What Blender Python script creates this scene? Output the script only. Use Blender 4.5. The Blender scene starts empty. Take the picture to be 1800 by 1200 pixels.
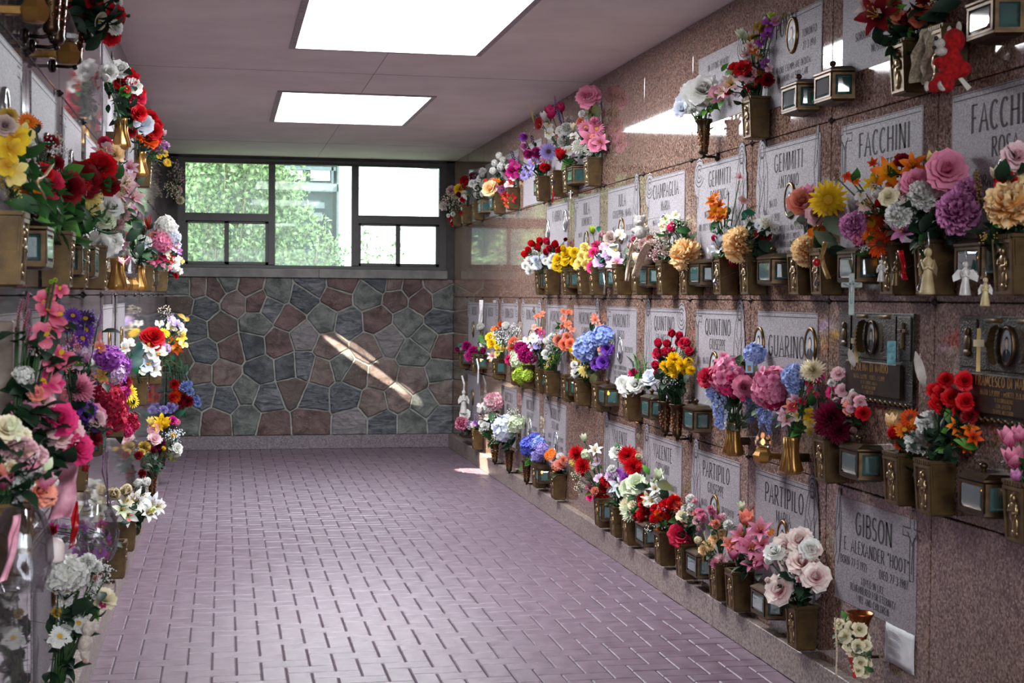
import bpy, math, random
from mathutils import Vector as V, Matrix
PI = math.pi
rnd = random.Random(11)
SC = bpy.context.scene
COL = SC.collection
# ------------------------------------------------------------------ camera
F_PX, EYE, ROLL = 2560.0, 1.53, 0.008
_c, _s = math.cos(ROLL), math.sin(ROLL)
_u, _v = (394 - 900) / F_PX, -(517 - 600) / F_PX
_u, _v = _u * _c - _v * _s, _u * _s + _v * _c
_p = math.atan(_v); _a = math.atan(-_u * math.cos(_p))
FW = V((math.sin(_a) * math.cos(_p), math.cos(_a) * math.cos(_p), -math.sin(_p)))
R0 = V((math.cos(_a), -math.sin(_a), 0)); U0 = R0.cross(FW)
RT = R0 * _c + U0 * _s; UP = U0 * _c - R0 * _s
CAM = V((0, 0, EYE))
cam = bpy.data.cameras.new('camera'); co = bpy.data.objects.new('camera', cam); COL.objects.link(co)
M = Matrix((RT, UP, -FW)).transposed().to_4x4(); M.translation = CAM
co.matrix_world = M
cam.sensor_width = 36; cam.lens = F_PX / 1800 * 36
cam.dof.use_dof = True; cam.dof.focus_distance = 8.0; cam.dof.aperture_fstop = 8.0
cam.clip_end = 200
SC.camera = co
def ray(x, y): return FW + RT * ((x - 900) / F_PX) - UP * ((y - 600) / F_PX)
def on(x, y, ax, val):
    d = ray(x, y); return CAM + d * ((val - CAM[ax]) / d[ax])
def on_plane(x, y, p0, n):
    d = ray(x, y); return CAM + d * ((p0 - CAM).dot(n) / d.dot(n))
XR, XL, YB, ZC = 2.28, -0.555, 14.6, 2.89
# ------------------------------------------------------------------ mesh builder
class MB:
    def __init__(s): s.v = []; s.f = []; s.m = []; s.t = []
    def vert(s, p, t=0.0): s.v.append(tuple(p)); s.t.append(t); return len(s.v) - 1
    def face(s, ids, mi=0): s.f.append(tuple(ids)); s.m.append(mi)
    def poly(s, pts, mi=0, t=0.0): s.face([s.vert(p, t) for p in pts], mi)
    def loft(s, rings, mi=0, cap0=True, cap1=True, ts=None, closed=True):
        ids = [[s.vert(p, ts[k] if ts else 0.0) for p in r] for k, r in enumerate(rings)]
        n = len(rings[0])
        for a, b in zip(ids, ids[1:]):
            for i in range(n if closed else n - 1):
                j = (i + 1) % n; s.face((a[i], a[j], b[j], b[i]), mi)
        if cap0: s.face(ids[0][::-1], mi)
        if cap1: s.face(ids[-1], mi)
    def box(s, x0, x1, y0, y1, z0, z1, mi=0, bev=0.0):
        if x0 > x1: x0, x1 = x1, x0
        if y0 > y1: y0, y1 = y1, y0
        b = bev
        def r(i, z): return [(x0+i, y0+i, z), (x1-i, y0+i, z), (x1-i, y1-i, z), (x0+i, y1-i, z)]
        if b: s.loft([r(b, z0), r(0, z0+b), r(0, z1-b), r(b, z1)], mi)
        else: s.loft([r(0, z0), r(0, z1)], mi)
    def lathe(s, prof, n=12, mi=0, c=(0, 0), a0=0.0, cap0=True, cap1=True, mod=None, ts=None):
        rings = []
        for r, z in prof:
            rings.append([(c[0] + r * (mod(i, z) if mod else 1) * math.cos(a0 + 2*PI*i/n), c[1] + r * (mod(i, z) if mod else 1) * math.sin(a0 + 2*PI*i/n), z) for i in range(n)])
        s.loft(rings, mi, cap0, cap1, ts)
    def tube(s, pts, r, n=5, mi=0, r1=None, t0=0, t1=0):
        pts = [V(p) for p in pts]; rings = []; N = len(pts)
        prev = None
        for k, p in enumerate(pts):
            d = (pts[min(k+1, N-1)] - pts[max(k-1, 0)])
            d = d.normalized() if d.length > 1e-9 else V((0, 0, 1))
            if prev is None:
                a = V((0, 0, 1)) if abs(d.z) < .9 else V((1, 0, 0)); u = d.cross(a).normalized()
            else:
                u = prev - d * prev.dot(d); u = u.normalized() if u.length > 1e-6 else d.orthogonal().normalized()
            prev = u; w = d.cross(u); rr = r if r1 is None else r + (r1 - r) * k / max(N-1, 1)
            rings.append([p + u * (rr*math.cos(2*PI*i/n)) + w * (rr*math.sin(2*PI*i/n)) for i in range(n)])
        s.loft(rings, mi, ts=[t0 + (t1-t0)*k/max(N-1, 1) for k in range(N)])
    def ell(s, c, r, nu=8, nv=6, mi=0, t=0.0):
        if not hasattr(r, '__len__'): r = (r, r, r)
        rings = []
        for j in range(nv + 1):
            ph = -PI/2 + PI * j / nv; ph = max(-PI/2 + .12, min(PI/2 - .12, ph))
            rings.append([(c[0] + r[0]*math.cos(ph)*math.cos(2*PI*i/nu), c[1] + r[1]*math.cos(ph)*math.sin(2*PI*i/nu), c[2] + r[2]*math.sin(ph)) for i in range(nu)])
        s.loft(rings, mi, ts=[t]*(nv+1))
    def add(s, o, mx, mi=None):
        b = len(s.v)
        for p in o.v: s.v.append(tuple(mx @ V(p)))
        s.t += o.t
        for f in o.f: s.f.append(tuple(i + b for i in f))
        s.m += o.m if mi is None else [mi] * len(o.m)
    def mesh(s, name, smooth=True):
        me = bpy.data.meshes.new(name); me.from_pydata(s.v, [], s.f)
        me.polygons.foreach_set('material_index', s.m)
        me.polygons.foreach_set('use_smooth', [smooth] * len(s.f))
        if any(s.t):
            at = me.attributes.new('t', 'FLOAT', 'POINT'); at.data.foreach_set('value', s.t)
        me.update(); return me
def obj(name, data, mats=None, parent=None, loc=None, smooth=True):
    if isinstance(data, MB): data = data.mesh(name, smooth)
    o = bpy.data.objects.new(name, data); COL.objects.link(o)
    if mats is not None:
        if not isinstance(mats, (list, tuple)): mats = [mats]
        for m in mats: data.materials.append(m)
    if parent: o.parent = parent
    if loc is not None: o.location = loc
    return o
def tag(o, label=None, cat=None, group=None, kind=None):
    if label: o['label'] = label
    if cat: o['category'] = cat
    if group: o['group'] = group
    if kind: o['kind'] = kind
    return o
def root(name, loc, rz=0.0, label=None, cat=None, group=None):
    o = bpy.data.objects.new(name, None); COL.objects.link(o); o.empty_display_size = .05
    o.location = loc; o.rotation_euler = (0, 0, rz); return tag(o, label, cat, group)
def dup(src, loc, rz=None):
    r = src.copy(); COL.objects.link(r); r.location = loc
    if rz is not None: r.rotation_euler = (0, 0, rz)
    for ch in src.children:
        c = ch.copy(); COL.objects.link(c); c.parent = r
        for g in ch.children:
            d = g.copy(); COL.objects.link(d); d.parent = c
    return r
# ------------------------------------------------------------------ materials
def lin(h):
    o = []
    for i in (0, 2, 4):
        c = int(h[i:i+2], 16) / 255; o.append(c / 12.92 if c <= .04045 else ((c + .055) / 1.055) ** 2.4)
    return (*o, 1)
def newmat(name):
    m = bpy.data.materials.new(name); m.use_nodes = True; nt = m.node_tree
    return m, nt, nt.nodes['Principled BSDF'], nt.nodes.new, nt.links.new
_mc = {}
def mat(name, h, h2=None, rough=.6, metal=0.0, scale=30, bump=0.0, bscale=None, spec=.5, emit=None, es=1.0, detail=4, lo=.35, hi=.65, coat=0.0):
    if name in _mc: return _mc[name]
    m, nt, b, N, L = newmat(name)
    b.inputs['Roughness'].default_value = rough; b.inputs['Metallic'].default_value = metal
    b.inputs['Specular IOR Level'].default_value = spec; b.inputs['Coat Weight'].default_value = coat
    tc = N('ShaderNodeTexCoord'); nz = N('ShaderNodeTexNoise'); nz.inputs['Scale'].default_value = scale; nz.inputs['Detail'].default_value = detail
    L(tc.outputs['Object'], nz.inputs['Vector'])
    cr = N('ShaderNodeValToRGB'); cr.color_ramp.elements[0].position = lo; cr.color_ramp.elements[1].position = hi
    cr.color_ramp.elements[0].color = lin(h); cr.color_ramp.elements[1].color = lin(h2 or h)
    L(nz.outputs['Fac'], cr.inputs['Fac']); L(cr.outputs['Color'], b.inputs['Base Color'])
    if bump:
        n2 = N('ShaderNodeTexNoise'); n2.inputs['Scale'].default_value = bscale or scale; n2.inputs['Detail'].default_value = 5
        L(tc.outputs['Object'], n2.inputs['Vector'])
        bp = N('ShaderNodeBump'); bp.inputs['Strength'].default_value = bump; bp.inputs['Distance'].default_value = .01
        L(n2.outputs['Fac'], bp.inputs['Height']); L(bp.outputs['Normal'], b.inputs['Normal'])
    if emit:
        b.inputs['Emission Color'].default_value = lin(emit); b.inputs['Emission Strength'].default_value = es
    _mc[name] = m; return m
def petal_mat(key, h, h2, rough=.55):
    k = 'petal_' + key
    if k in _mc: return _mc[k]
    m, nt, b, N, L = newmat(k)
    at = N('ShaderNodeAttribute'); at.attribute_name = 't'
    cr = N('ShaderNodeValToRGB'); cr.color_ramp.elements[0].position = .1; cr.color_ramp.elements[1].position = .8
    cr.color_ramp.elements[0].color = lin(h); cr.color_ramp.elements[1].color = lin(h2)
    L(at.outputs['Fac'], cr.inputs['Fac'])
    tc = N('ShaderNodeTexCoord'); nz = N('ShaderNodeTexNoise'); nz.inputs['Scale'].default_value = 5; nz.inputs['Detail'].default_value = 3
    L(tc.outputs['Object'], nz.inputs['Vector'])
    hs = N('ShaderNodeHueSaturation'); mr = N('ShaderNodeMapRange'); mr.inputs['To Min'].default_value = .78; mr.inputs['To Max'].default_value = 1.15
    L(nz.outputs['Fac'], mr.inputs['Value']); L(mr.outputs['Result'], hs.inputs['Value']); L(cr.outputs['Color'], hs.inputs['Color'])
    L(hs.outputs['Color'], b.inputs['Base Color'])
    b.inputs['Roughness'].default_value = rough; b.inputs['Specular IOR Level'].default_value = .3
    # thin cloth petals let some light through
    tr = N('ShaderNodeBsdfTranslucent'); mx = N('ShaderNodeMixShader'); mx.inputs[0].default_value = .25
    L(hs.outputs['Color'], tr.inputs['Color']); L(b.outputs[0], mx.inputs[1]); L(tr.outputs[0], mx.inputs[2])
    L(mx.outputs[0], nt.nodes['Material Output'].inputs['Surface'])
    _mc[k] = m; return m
def glass_mat(name, tint, gloss=.2, rough=.03, dust=0.0, dcol=None):
    if name in _mc: return _mc[name]
    m, nt, b, N, L = newmat(name); nt.nodes.remove(b)
    t = N('ShaderNodeBsdfTransparent'); t.inputs['Color'].default_value = lin(tint)
    g = N('ShaderNodeBsdfGlossy'); g.inputs['Roughness'].default_value = rough
    lw = N('ShaderNodeLayerWeight'); lw.inputs['Blend'].default_value = .35
    mr = N('ShaderNodeMapRange'); mr.inputs['To Min'].default_value = gloss * .5; mr.inputs['To Max'].default_value = min(1, gloss * 2.5)
    L(lw.outputs['Fresnel'], mr.inputs['Value'])
    mx = N('ShaderNodeMixShader'); L(mr.outputs['Result'], mx.inputs[0]); L(g.outputs[0], mx.inputs[2]); src = t.outputs[0]
    if dust:
        tr = N('ShaderNodeBsdfDiffuse' if dcol else 'ShaderNodeBsdfTranslucent'); tr.inputs['Color'].default_value = lin(dcol or 'e8f0e8')
        nz = N('ShaderNodeTexNoise'); nz.inputs['Scale'].default_value = 3; nz.inputs['Detail'].default_value = 4
        tc = N('ShaderNodeTexCoord'); L(tc.outputs['Object'], nz.inputs['Vector'])
        m3 = N('ShaderNodeMapRange'); m3.inputs['To Min'].default_value = dust * .6; m3.inputs['To Max'].default_value = dust * 1.4; L(nz.outputs['Fac'], m3.inputs['Value'])
        m2 = N('ShaderNodeMixShader'); L(m3.outputs['Result'], m2.inputs[0]); L(t.outputs[0], m2.inputs[1]); L(tr.outputs[0], m2.inputs[2]); src = m2.outputs[0]
    L(src, mx.inputs[1])
    L(mx.outputs[0], nt.nodes['Material Output'].inputs['Surface'])
    _mc[name] = m; return m
def granite(name, cols, rough, scale=90, spec=.5):
    m, nt, b, N, L = newmat(name)
    tc = N('ShaderNodeTexCoord')
    vo = N('ShaderNodeTexVoronoi'); vo.inputs['Scale'].default_value = scale; L(tc.outputs['Object'], vo.inputs['Vector'])
    n1 = N('ShaderNodeTexNoise'); n1.inputs['Scale'].default_value = scale * .9; n1.inputs['Detail'].default_value = 6; n1.inputs['Roughness'].default_value = .7
    L(tc.outputs['Object'], n1.inputs['Vector'])
    sp = N('ShaderNodeSeparateColor'); L(vo.outputs['Color'], sp.inputs['Color'])
    mx = N('ShaderNodeMath'); mx.operation = 'MULTIPLY_ADD'; mx.inputs[1].default_value = .45
    L(sp.outputs[0], mx.inputs[0]); 
    m2 = N('ShaderNodeMath'); m2.operation = 'MULTIPLY'; m2.inputs[1].default_value = .55; L(n1.outputs['Fac'], m2.inputs[0]); L(m2.outputs[0], mx.inputs[2])
    cr = N('ShaderNodeValToRGB'); e = cr.color_ramp.elements
    while len(e) < len(cols): e.new(.5)
    for i, c in enumerate(cols): e[i].position = .2 + .6 * i / (len(cols) - 1); e[i].color = lin(c)
    L(mx.outputs[0], cr.inputs['Fac'])
    n3 = N('ShaderNodeTexNoise'); n3.inputs['Scale'].default_value = 1.3; n3.inputs['Detail'].default_value = 3; L(tc.outputs['Object'], n3.inputs['Vector'])
    mr = N('ShaderNodeMapRange'); mr.inputs['To Min'].default_value = .8; mr.inputs['To Max'].default_value = 1.2; L(n3.outputs['Fac'], mr.inputs['Value'])
    hs = N('ShaderNodeHueSaturation'); L(mr.outputs['Result'], hs.inputs['Value']); L(cr.outputs['Color'], hs.inputs['Color'])
    L(hs.outputs['Color'], b.inputs['Base Color'])
    b.inputs['Roughness'].default_value = rough; b.inputs['Specular IOR Level'].default_value = spec
    _mc[name] = m; return m
G_RED = granite('red_granite_polished', ['2c1f1a', '523d34', '6e564b', '876d61', '9f887a'], .05, 135, .6)
G_GREY = granite('polished_granite_reflected_grey', ['2c2729', '4c4547', '625a5e', '787076', '8e868c'], .05, 135, .6)  # opposite wall's grey reflection put into the left wall's base colour
G_KERB = granite('kerb_granite_honed', ['44393a', '6a5c58', '80706a', '94867e', 'a3978f'], .4, 110)
G_KERB2 = granite('base_granite_honed', ['3a3236', '5e5256', '70656a', '857a80'], .4, 110)
G_PLAQ = granite('sandblasted_granite', ['5e575a', '7e777b', '8f898d', 'a19ba0'], .6, 260, .3)
M_LET = mat('engraved_paint', '241f20', '322b2c', rough=.8, scale=60)
M_PAVE = mat('painted_paver', '5a4854', '776472', rough=.33, scale=14, bump=.25, bscale=220, detail=8, lo=.3, hi=.7)
M_GROUT = mat('dark_joint', '2a2228', '3a3036', rough=.9)
M_CEIL = mat('ceiling_plaster', 'd2ccc6', 'dcd6d0', rough=.9, scale=3, bump=.25, bscale=160)
M_BRZ = mat('bronze', '3a2d20', '54412c', rough=.36, metal=.85, scale=25, bump=.05, bscale=300)
M_BRZL = mat('bronze_satin', '4c3a24', '66502f', rough=.45, metal=.6, scale=18, bump=.08, bscale=400)
M_BRZD = mat('bronze_dark', '2a2019', '3c2e22', rough=.4, metal=.8, scale=20)
M_GOLD = mat('polished_gold', '86602e', 'ac8044', rough=.28, metal=.65, scale=12)
M_COP = mat('copper', '7a4020', '9a5630', rough=.25, metal=.9, scale=15)
M_PANE = glass_mat('teal_glass', '5a8a88', .2, .04, .32, '5f9a96')
M_CRYS = glass_mat('crystal_glass', 'c8ccd0', .55, .08)
M_CANDLE = mat('red_candle', '5a0a06', '7a1408', rough=.4)
M_WAX = mat('white_candle', 'c8c0b0', 'd8d2c4', rough=.5)
M_FLAME = mat('flame', 'ff8020', 'ffa040', emit='ff6a14', es=45)
M_IRON = mat('dark_clip', '2a2422', '3a302e', rough=.5, metal=.5)
M_FRAME = mat('window_frame_paint', '2c2625', '342e2c', rough=.45, scale=10)
M_SILL = mat('sill_stone', '6c6a68', '84827f', rough=.7, scale=8, bump=.1)
M_SILV = mat('silver_frame', 'a0a0a0', 'c8c8c8', rough=.25, metal=.9)
M_STEM = mat('stem_green', '23401c', '35562a', rough=.6)
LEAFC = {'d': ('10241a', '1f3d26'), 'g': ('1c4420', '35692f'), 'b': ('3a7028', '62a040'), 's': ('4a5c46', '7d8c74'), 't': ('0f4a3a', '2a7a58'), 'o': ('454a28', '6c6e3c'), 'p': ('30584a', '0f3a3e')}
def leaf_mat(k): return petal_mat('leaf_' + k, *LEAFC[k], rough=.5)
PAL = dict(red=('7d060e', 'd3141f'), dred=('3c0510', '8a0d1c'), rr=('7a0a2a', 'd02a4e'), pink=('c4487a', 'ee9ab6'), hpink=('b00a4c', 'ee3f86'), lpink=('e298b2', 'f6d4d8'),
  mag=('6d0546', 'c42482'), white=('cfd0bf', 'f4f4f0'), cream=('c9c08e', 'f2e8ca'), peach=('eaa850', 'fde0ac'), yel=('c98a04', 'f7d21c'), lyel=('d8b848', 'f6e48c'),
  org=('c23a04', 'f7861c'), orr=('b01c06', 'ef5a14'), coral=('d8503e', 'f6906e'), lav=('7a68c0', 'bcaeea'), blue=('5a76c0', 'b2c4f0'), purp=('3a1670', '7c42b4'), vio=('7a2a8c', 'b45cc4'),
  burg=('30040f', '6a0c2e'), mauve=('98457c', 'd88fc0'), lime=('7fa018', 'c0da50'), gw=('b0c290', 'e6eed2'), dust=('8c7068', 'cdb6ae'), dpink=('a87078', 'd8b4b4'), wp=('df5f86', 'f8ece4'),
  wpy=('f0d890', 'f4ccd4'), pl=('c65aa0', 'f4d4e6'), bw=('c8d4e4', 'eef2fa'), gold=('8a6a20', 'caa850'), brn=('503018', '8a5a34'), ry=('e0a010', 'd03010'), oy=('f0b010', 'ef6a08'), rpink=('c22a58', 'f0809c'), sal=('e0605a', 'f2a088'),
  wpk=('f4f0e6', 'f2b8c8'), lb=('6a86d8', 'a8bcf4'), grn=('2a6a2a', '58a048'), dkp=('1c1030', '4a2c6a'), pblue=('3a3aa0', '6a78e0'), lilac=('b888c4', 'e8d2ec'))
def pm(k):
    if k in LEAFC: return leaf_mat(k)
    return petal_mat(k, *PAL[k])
M_OVAL = mat('oval_frame_bronze', '5e4526', '80623a', rough=.3, metal=.85, scale=30)
M_YC = mat('flower_eye_yellow', 'b07808', 'e0b020', rough=.8, scale=40)
M_DC = mat('flower_eye_dark', '3a2410', '6a4818', rough=.8, scale=40)
WORLD, SKYP, SPOTP, SROLL, EXPO = 9.0, 120, 4500, -.52, 0.4
# ------------------------------------------------------------------ flowers (unit radius, facing +z)
def petal(L, ws, up, curl, nw=2, cup=0.0, ruf=0.0, ph=0.0, r0=0.0, z0=0.0, mi=0):
    o = MB(); n = len(ws) - 1; x, z = r0, z0; th = up; rows = []
    for i, w in enumerate(ws):
        s = i / n; row = []
        for j in range(nw + 1):
            q = -1 + 2 * j / nw
            dz = cup * q * q * w; rf = ruf * s * math.sin(ph + q * 5.0) 
            nx, nz = -math.sin(th), math.cos(th)
            row.append(o.vert((x + nx * (dz + rf), q * w, z + nz * (dz + rf)), max(.02, s)))
        rows.append(row)
        x += L / n * math.cos(th); z += L / n * math.sin(th); th += curl / n
    for a, b in zip(rows, rows[1:]):
        for j in range(nw): o.face((a[j], a[j+1], b[j+1], b[j]), mi)
    return o
def RZ(a): return Matrix.Rotation(a, 4, 'Z')
def align(d, spin=0.0):
    return V(d).to_track_quat('Z', 'Y').to_matrix().to_4x4() @ RZ(spin)
def TR(p, d=(0, 0, 1), s=1.0, spin=0.0):
    return Matrix.Translation(V(p)) @ align(d, spin) @ Matrix.Scale(s, 4)
def calyx(o, z=-.5, r=.22, h=.35): o.lathe([(.05, z - h), (r * .8, z - h * .3), (r, z), (r * .3, z + .1)], 6, 1)
def g_rose(q):
    o = MB(); k = 0
    for n, L, W, up, cu, r0 in [(3, .75, .22, 1.5, .5, .05), (4, .85, .34, 1.3, .35, .1), (5, .95, .46, 1.05, -.1, .14), (5, 1.05, .56, .88, -.5, .16), (6, 1.1, .6, .62, -.95, .18), (5, 1.05, .6, .3, -.9, .18)]:
        for i in range(n):
            k += 1; p = petal(L, [.12, W * .85, W, W * .72], up + q.uniform(-.08, .08), cu, 2, .25, .05, q.random()*6, r0, -.45)
            o.add(p, RZ(2*PI*i/n + k * .37 + q.uniform(-.1, .1)))
    calyx(o); return o
def g_bud(q):
    o = MB()
    for n, L, W, up, cu in [(3, 1.5, .38, 1.35, .7), (4, 1.45, .5, 1.15, .5), (3, 1.25, .5, .95, .55)]:
        for i in range(n): o.add(petal(L, [.18, W, W * .95, W * .5], up, cu, 2, .3, 0, 0, .08, -.75), RZ(2*PI*i/n + n + q.random()*.5))
    for i in range(5): o.add(petal(.9, [.12, .16, .02], .9, .4, 1, 0, 0, 0, .1, -.8, 1), RZ(2*PI*i/5))
    o.lathe([(.05, -1.2), (.2, -.95), (.28, -.7), (.1, -.6)], 6, 1); return o
def fib(n, zmin):
    for i in range(n):
        z = 1 - (1 - zmin) * (i + .5) / n; r = math.sqrt(max(0, 1 - z*z)); a = i * 2.39996
        yield V((r*math.cos(a), r*math.sin(a), z))
def g_peony(q):
    o = MB()
    for k, d in enumerate(fib(74, -.55)):
        W = q.uniform(.16, .26) * (1.25 if d.z < .3 else 1)
        p = petal(q.uniform(.5, .62), [.06, W * .8, W * 1.15, W * 1.05, W * .5], q.uniform(-.2, .25), q.uniform(.2, 1.0), 4, .12, .1, q.random()*6, .38 + .1 * q.random())
        t = (V((0, 0, 1)) - d * d.z); t = t.normalized() if t.length > .05 else V((1, 0, 0))
        o.add(p, Matrix((d, t.cross(d), t)).transposed().to_4x4() @ Matrix.Rotation(q.uniform(-.5, .5), 4, 'X'))
    o.ell((0, 0, 0), .45, 8, 6, 0, .05); calyx(o, -.55); return o
def g_mum(q):
    o = MB()
    for d in fib(110, -.25):
        L = q.uniform(.75, 1.0)
        p = petal(L, [.05, .1, .085, .02], 0, .55, 1, .3)
        # petals lie along their direction, curling to the pole
        ax = d; t = (V((0, 0, 1)) - ax * ax.z); t = t.normalized() if t.length > .05 else V((1, 0, 0))
        y = t.cross(ax); mx = Matrix((ax, y, t)).transposed().to_4x4(); o.add(p, Matrix.Translation(V((0, 0, -.25))) @ mx)
    calyx(o, -.3); return o
def g_pompon(q):
    o = MB()
    for d in fib(90, -.8):
        p = petal(.35, [.08, .15, .13, .05], .2, .7, 1, .5, 0, 0, .68)
        t = (V((0, 0, 1)) - d * d.z); t = t.normalized() if t.length > .05 else V((1, 0, 0))
        o.add(p, Matrix((d, t.cross(d), t)).transposed().to_4x4())
    o.ell((0, 0, 0), .72, 8, 6, 0, .05); return o
def g_carn(q):
    o = MB()
    for d in fib(46, .05):
        p = petal(.95 * q.uniform(.85, 1.05), [.05, .14, .24, .3], .1, .25 * q.uniform(-1, 1.5), 4, .05, .14, q.random()*6, .05)
        mx = align(d, q.random()*6) @ Matrix.Rotation(-PI/2, 4, 'Y'); o.add(p, Matrix.Translation(V((0, 0, -.35))) @ mx)
    calyx(o, -.3, .2, .5); return o
def g_gerb(q):
    o = MB()
    for n, L, up, z in [(18, .85, .12, 0), (18, .78, .28, .04), (14, .5, .5, .06)]:
        for i in range(n): o.add(petal(L * q.uniform(.92, 1.05), [.07, .105, .1, .03], up + q.uniform(-.1, .1), -.25, 2, -.25, 0, 0, .16, z), RZ(2*PI*(i + q.uniform(-.15, .15))/n + n + L))
    calyx(o, -.05, .25, .25)
    c = MB(); c.lathe([(.26, -.02), (.27, .07), (.2, .12), (.08, .1)], 12); return o, ('flower_disc', c)
def g_lily(q):
    o = MB()
    for i in range(6):
        W = .3 if i % 2 else .22
        o.add(petal(1.25, [.07, W * .8, W, W * .7, .02], 1.0 + q.uniform(-.1, .1), -1.35, 2, .3, .03, q.random()*6, .05, -.5), RZ(PI*i/3))
    o.lathe([(.05, -.95), (.1, -.5), (.05, -.4)], 6, 1)
    c = MB()
    for i in range(6):
        a = PI*i/3 + .4; c.tube([(0, 0, -.45), (.12*math.cos(a), .12*math.sin(a), .1), (.24*math.cos(a), .24*math.sin(a), .4)], .018, 4); c.ell((.26*math.cos(a), .26*math.sin(a), .42), (.05, .05, .07), 5, 4)
    return o, ('stamen_cluster', c)
def floret(q, n=4, L=.2):
    o = MB()
    for i in range(n): o.add(petal(L, [.03, L * .55, L * .35], .35, -.3, 1, .2), RZ(2*PI*i/n + q.random()*.3))
    return o
def g_hyd(q):
    o = MB()
    for d in fib(62, -.55):
        p = d * q.uniform(.7, 1.04); o.add(floret(q, 4, q.uniform(.27, .42)), TR(p, d + V((q.uniform(-.6, .6), q.uniform(-.6, .6), q.uniform(-.4, .5))), 1, q.random()*6))
    o.ell((0, 0, -.05), .6, 8, 6, 0, .05); return o
def g_tulip(q):
    o = MB()
    for i in range(6): o.add(petal(1.7, [.2, .48, .52, .34, .05], 1.0 - .12 * (i % 2), .62, 2, .35, 0, 0, .05, -.7), RZ(PI*i/3))
    o.lathe([(.05, -1.0), (.1, -.7), (.05, -.6)], 6, 1); return o
def g_orch(q):
    o = MB()
    for a in (PI/2, PI/2 + 2.2, PI/2 - 2.2): o.add(petal(.95, [.08, .27, .3, .08], .15, -.3, 2, .15, 0, 0, .05), RZ(a))
    for a in (.25, PI - .25): o.add(petal(.95, [.1, .42, .48, .25], .2, -.3, 2, .12, .03, 1, .04, .02), RZ(a))
    o.add(petal(.4, [.08, .16, .1], .9, -.9, 2, .4, 0, 0, .02, .03, 1), RZ(-PI/2)); o.ell((0, 0, .08), (.09, .09, .1), 6, 4, 1); return o
def g_calla(q):
    o = MB(); n = 14; rings = []
    for s, r, z in [(0, .06, -.9), (.3, .12, -.5), (.6, .3, .05), (.85, .55, .4), (1, .75, .48)]:
        rings.append([(r*math.cos(2*PI*i/n), r*math.sin(2*PI*i/n), z + (.5 * s * s * (math.cos(2*PI*i/n)) )) for i in range(n)])
    o.loft(rings, 0, False, False, [.3, .6, .8, .9, 1]); o.tube([(0, 0, -.5), (0, 0, .35)], .06, 6, 1); return o
def g_wist(q):
    o = MB()
    for i in range(46):
        s = i / 46; z = -s * 3.4 + q.uniform(-.12, .12); R = (.62 * (1 - s) ** .5 + .08) * q.uniform(.6, 1.25); a = i * 2.4 + q.uniform(-.3, .3)
        o.add(floret(q, 3, q.uniform(.26, .4)), TR((R*math.cos(a), R*math.sin(a), z), (math.cos(a) + q.uniform(-.5, .5), math.sin(a) + q.uniform(-.5, .5), q.uniform(-.8, .3)), 1, q.random()*6))
    o.tube([(0, 0, .4), (0, 0, -3.1)], .04, 4, 1); return o
def g_breath(q):
    o = MB()
    for i in range(38):
        d = V((q.uniform(-1, 1), q.uniform(-1, 1), q.uniform(-.2, 1))).normalized() * q.uniform(.5, 1.05)
        o.ell(d, q.uniform(.05, .1), 5, 4, 0, .9)
        if i % 2: o.tube([(0, 0, -.8), d * .5 + V((0, 0, -.1)), d], .012, 3, 1)
    return o
def g_spike(q):
    o = MB()
    for i in range(60):
        z = -1 + 2.0 * i / 60; R = .16 * (1.15 - (z + 1) / 2); a = i * 2.4
        o.add(petal(.22, [.03, .07, .02], .5, .5, 1, .2), Matrix.Translation((R*math.cos(a)*.7, R*math.sin(a)*.7, z)) @ RZ(a))
    o.tube([(0, 0, -1.2), (0, 0, 1)], .025, 4, 1); return o
def g_fern(q):
    o = MB(); pts = []
    for i in range(15):
        s = i / 14; pts.append(V((.6 * s * s, 0, -1 + 2 * s - .35 * s ** 3)))
    o.tube(pts, .025, 4, 1, .008)
    for i in range(1, 15):
        s = i / 14; L = .42 * math.sin(PI * min(1, s * .8 + .2)) + .06
        for sd in (-1, 1):
            o.add(petal(L, [.02, .07, .05, .01], .25, -.4, 1, .1), Matrix.Translation(pts[i]) @ RZ(sd * PI / 2.4))
    return o
def g_leaf(q):
    o = MB(); o.add(petal(2.0, [.08, .42, .52, .42, .22, .02], .25, -.5, 2, .25, .02, 1, -1.0, 0), Matrix.Identity(4)); return o
def g_grass(q):
    o = MB()
    for i in range(5):
        a = q.random() * 6; b = q.uniform(.1, .45); o.tube([(0, 0, -1), (b*.3*math.cos(a), b*.3*math.sin(a), 0), (b*math.cos(a), b*math.sin(a), 1 - b)], .02, 3, 0, .006, .3, 1)
    return o
def g_maple(q):
    o = MB()
    for a, L in ((0, 1), (.85, .85), (-.85, .85), (1.9, .55), (-1.9, .55)): o.add(petal(L, [.08, .22, .12, .01], .1, -.3, 2, .1), RZ(a))
    return o
def g_berry(q):
    o = MB(); o.tube([(0, 0, -1), (.1, 0, 0), (.05, .1, 1)], .03, 4, 1)
    for i in range(16):
        z = -.5 + 1.5 * i / 16; a = i * 2.4; o.ell((.2*math.cos(a), .2*math.sin(a), z), .11, 6, 4, 0, .5)
    return o
def g_strel(q):
    o = MB()
    for i in range(6): o.add(petal(1.9, [.05, .14, .12, .01], .5 + .22 * i, .1, 1, .4, 0, 0, 0, -.6, 0 if i % 3 else 1), RZ(q.uniform(-.3, .3)))
    return o
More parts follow.
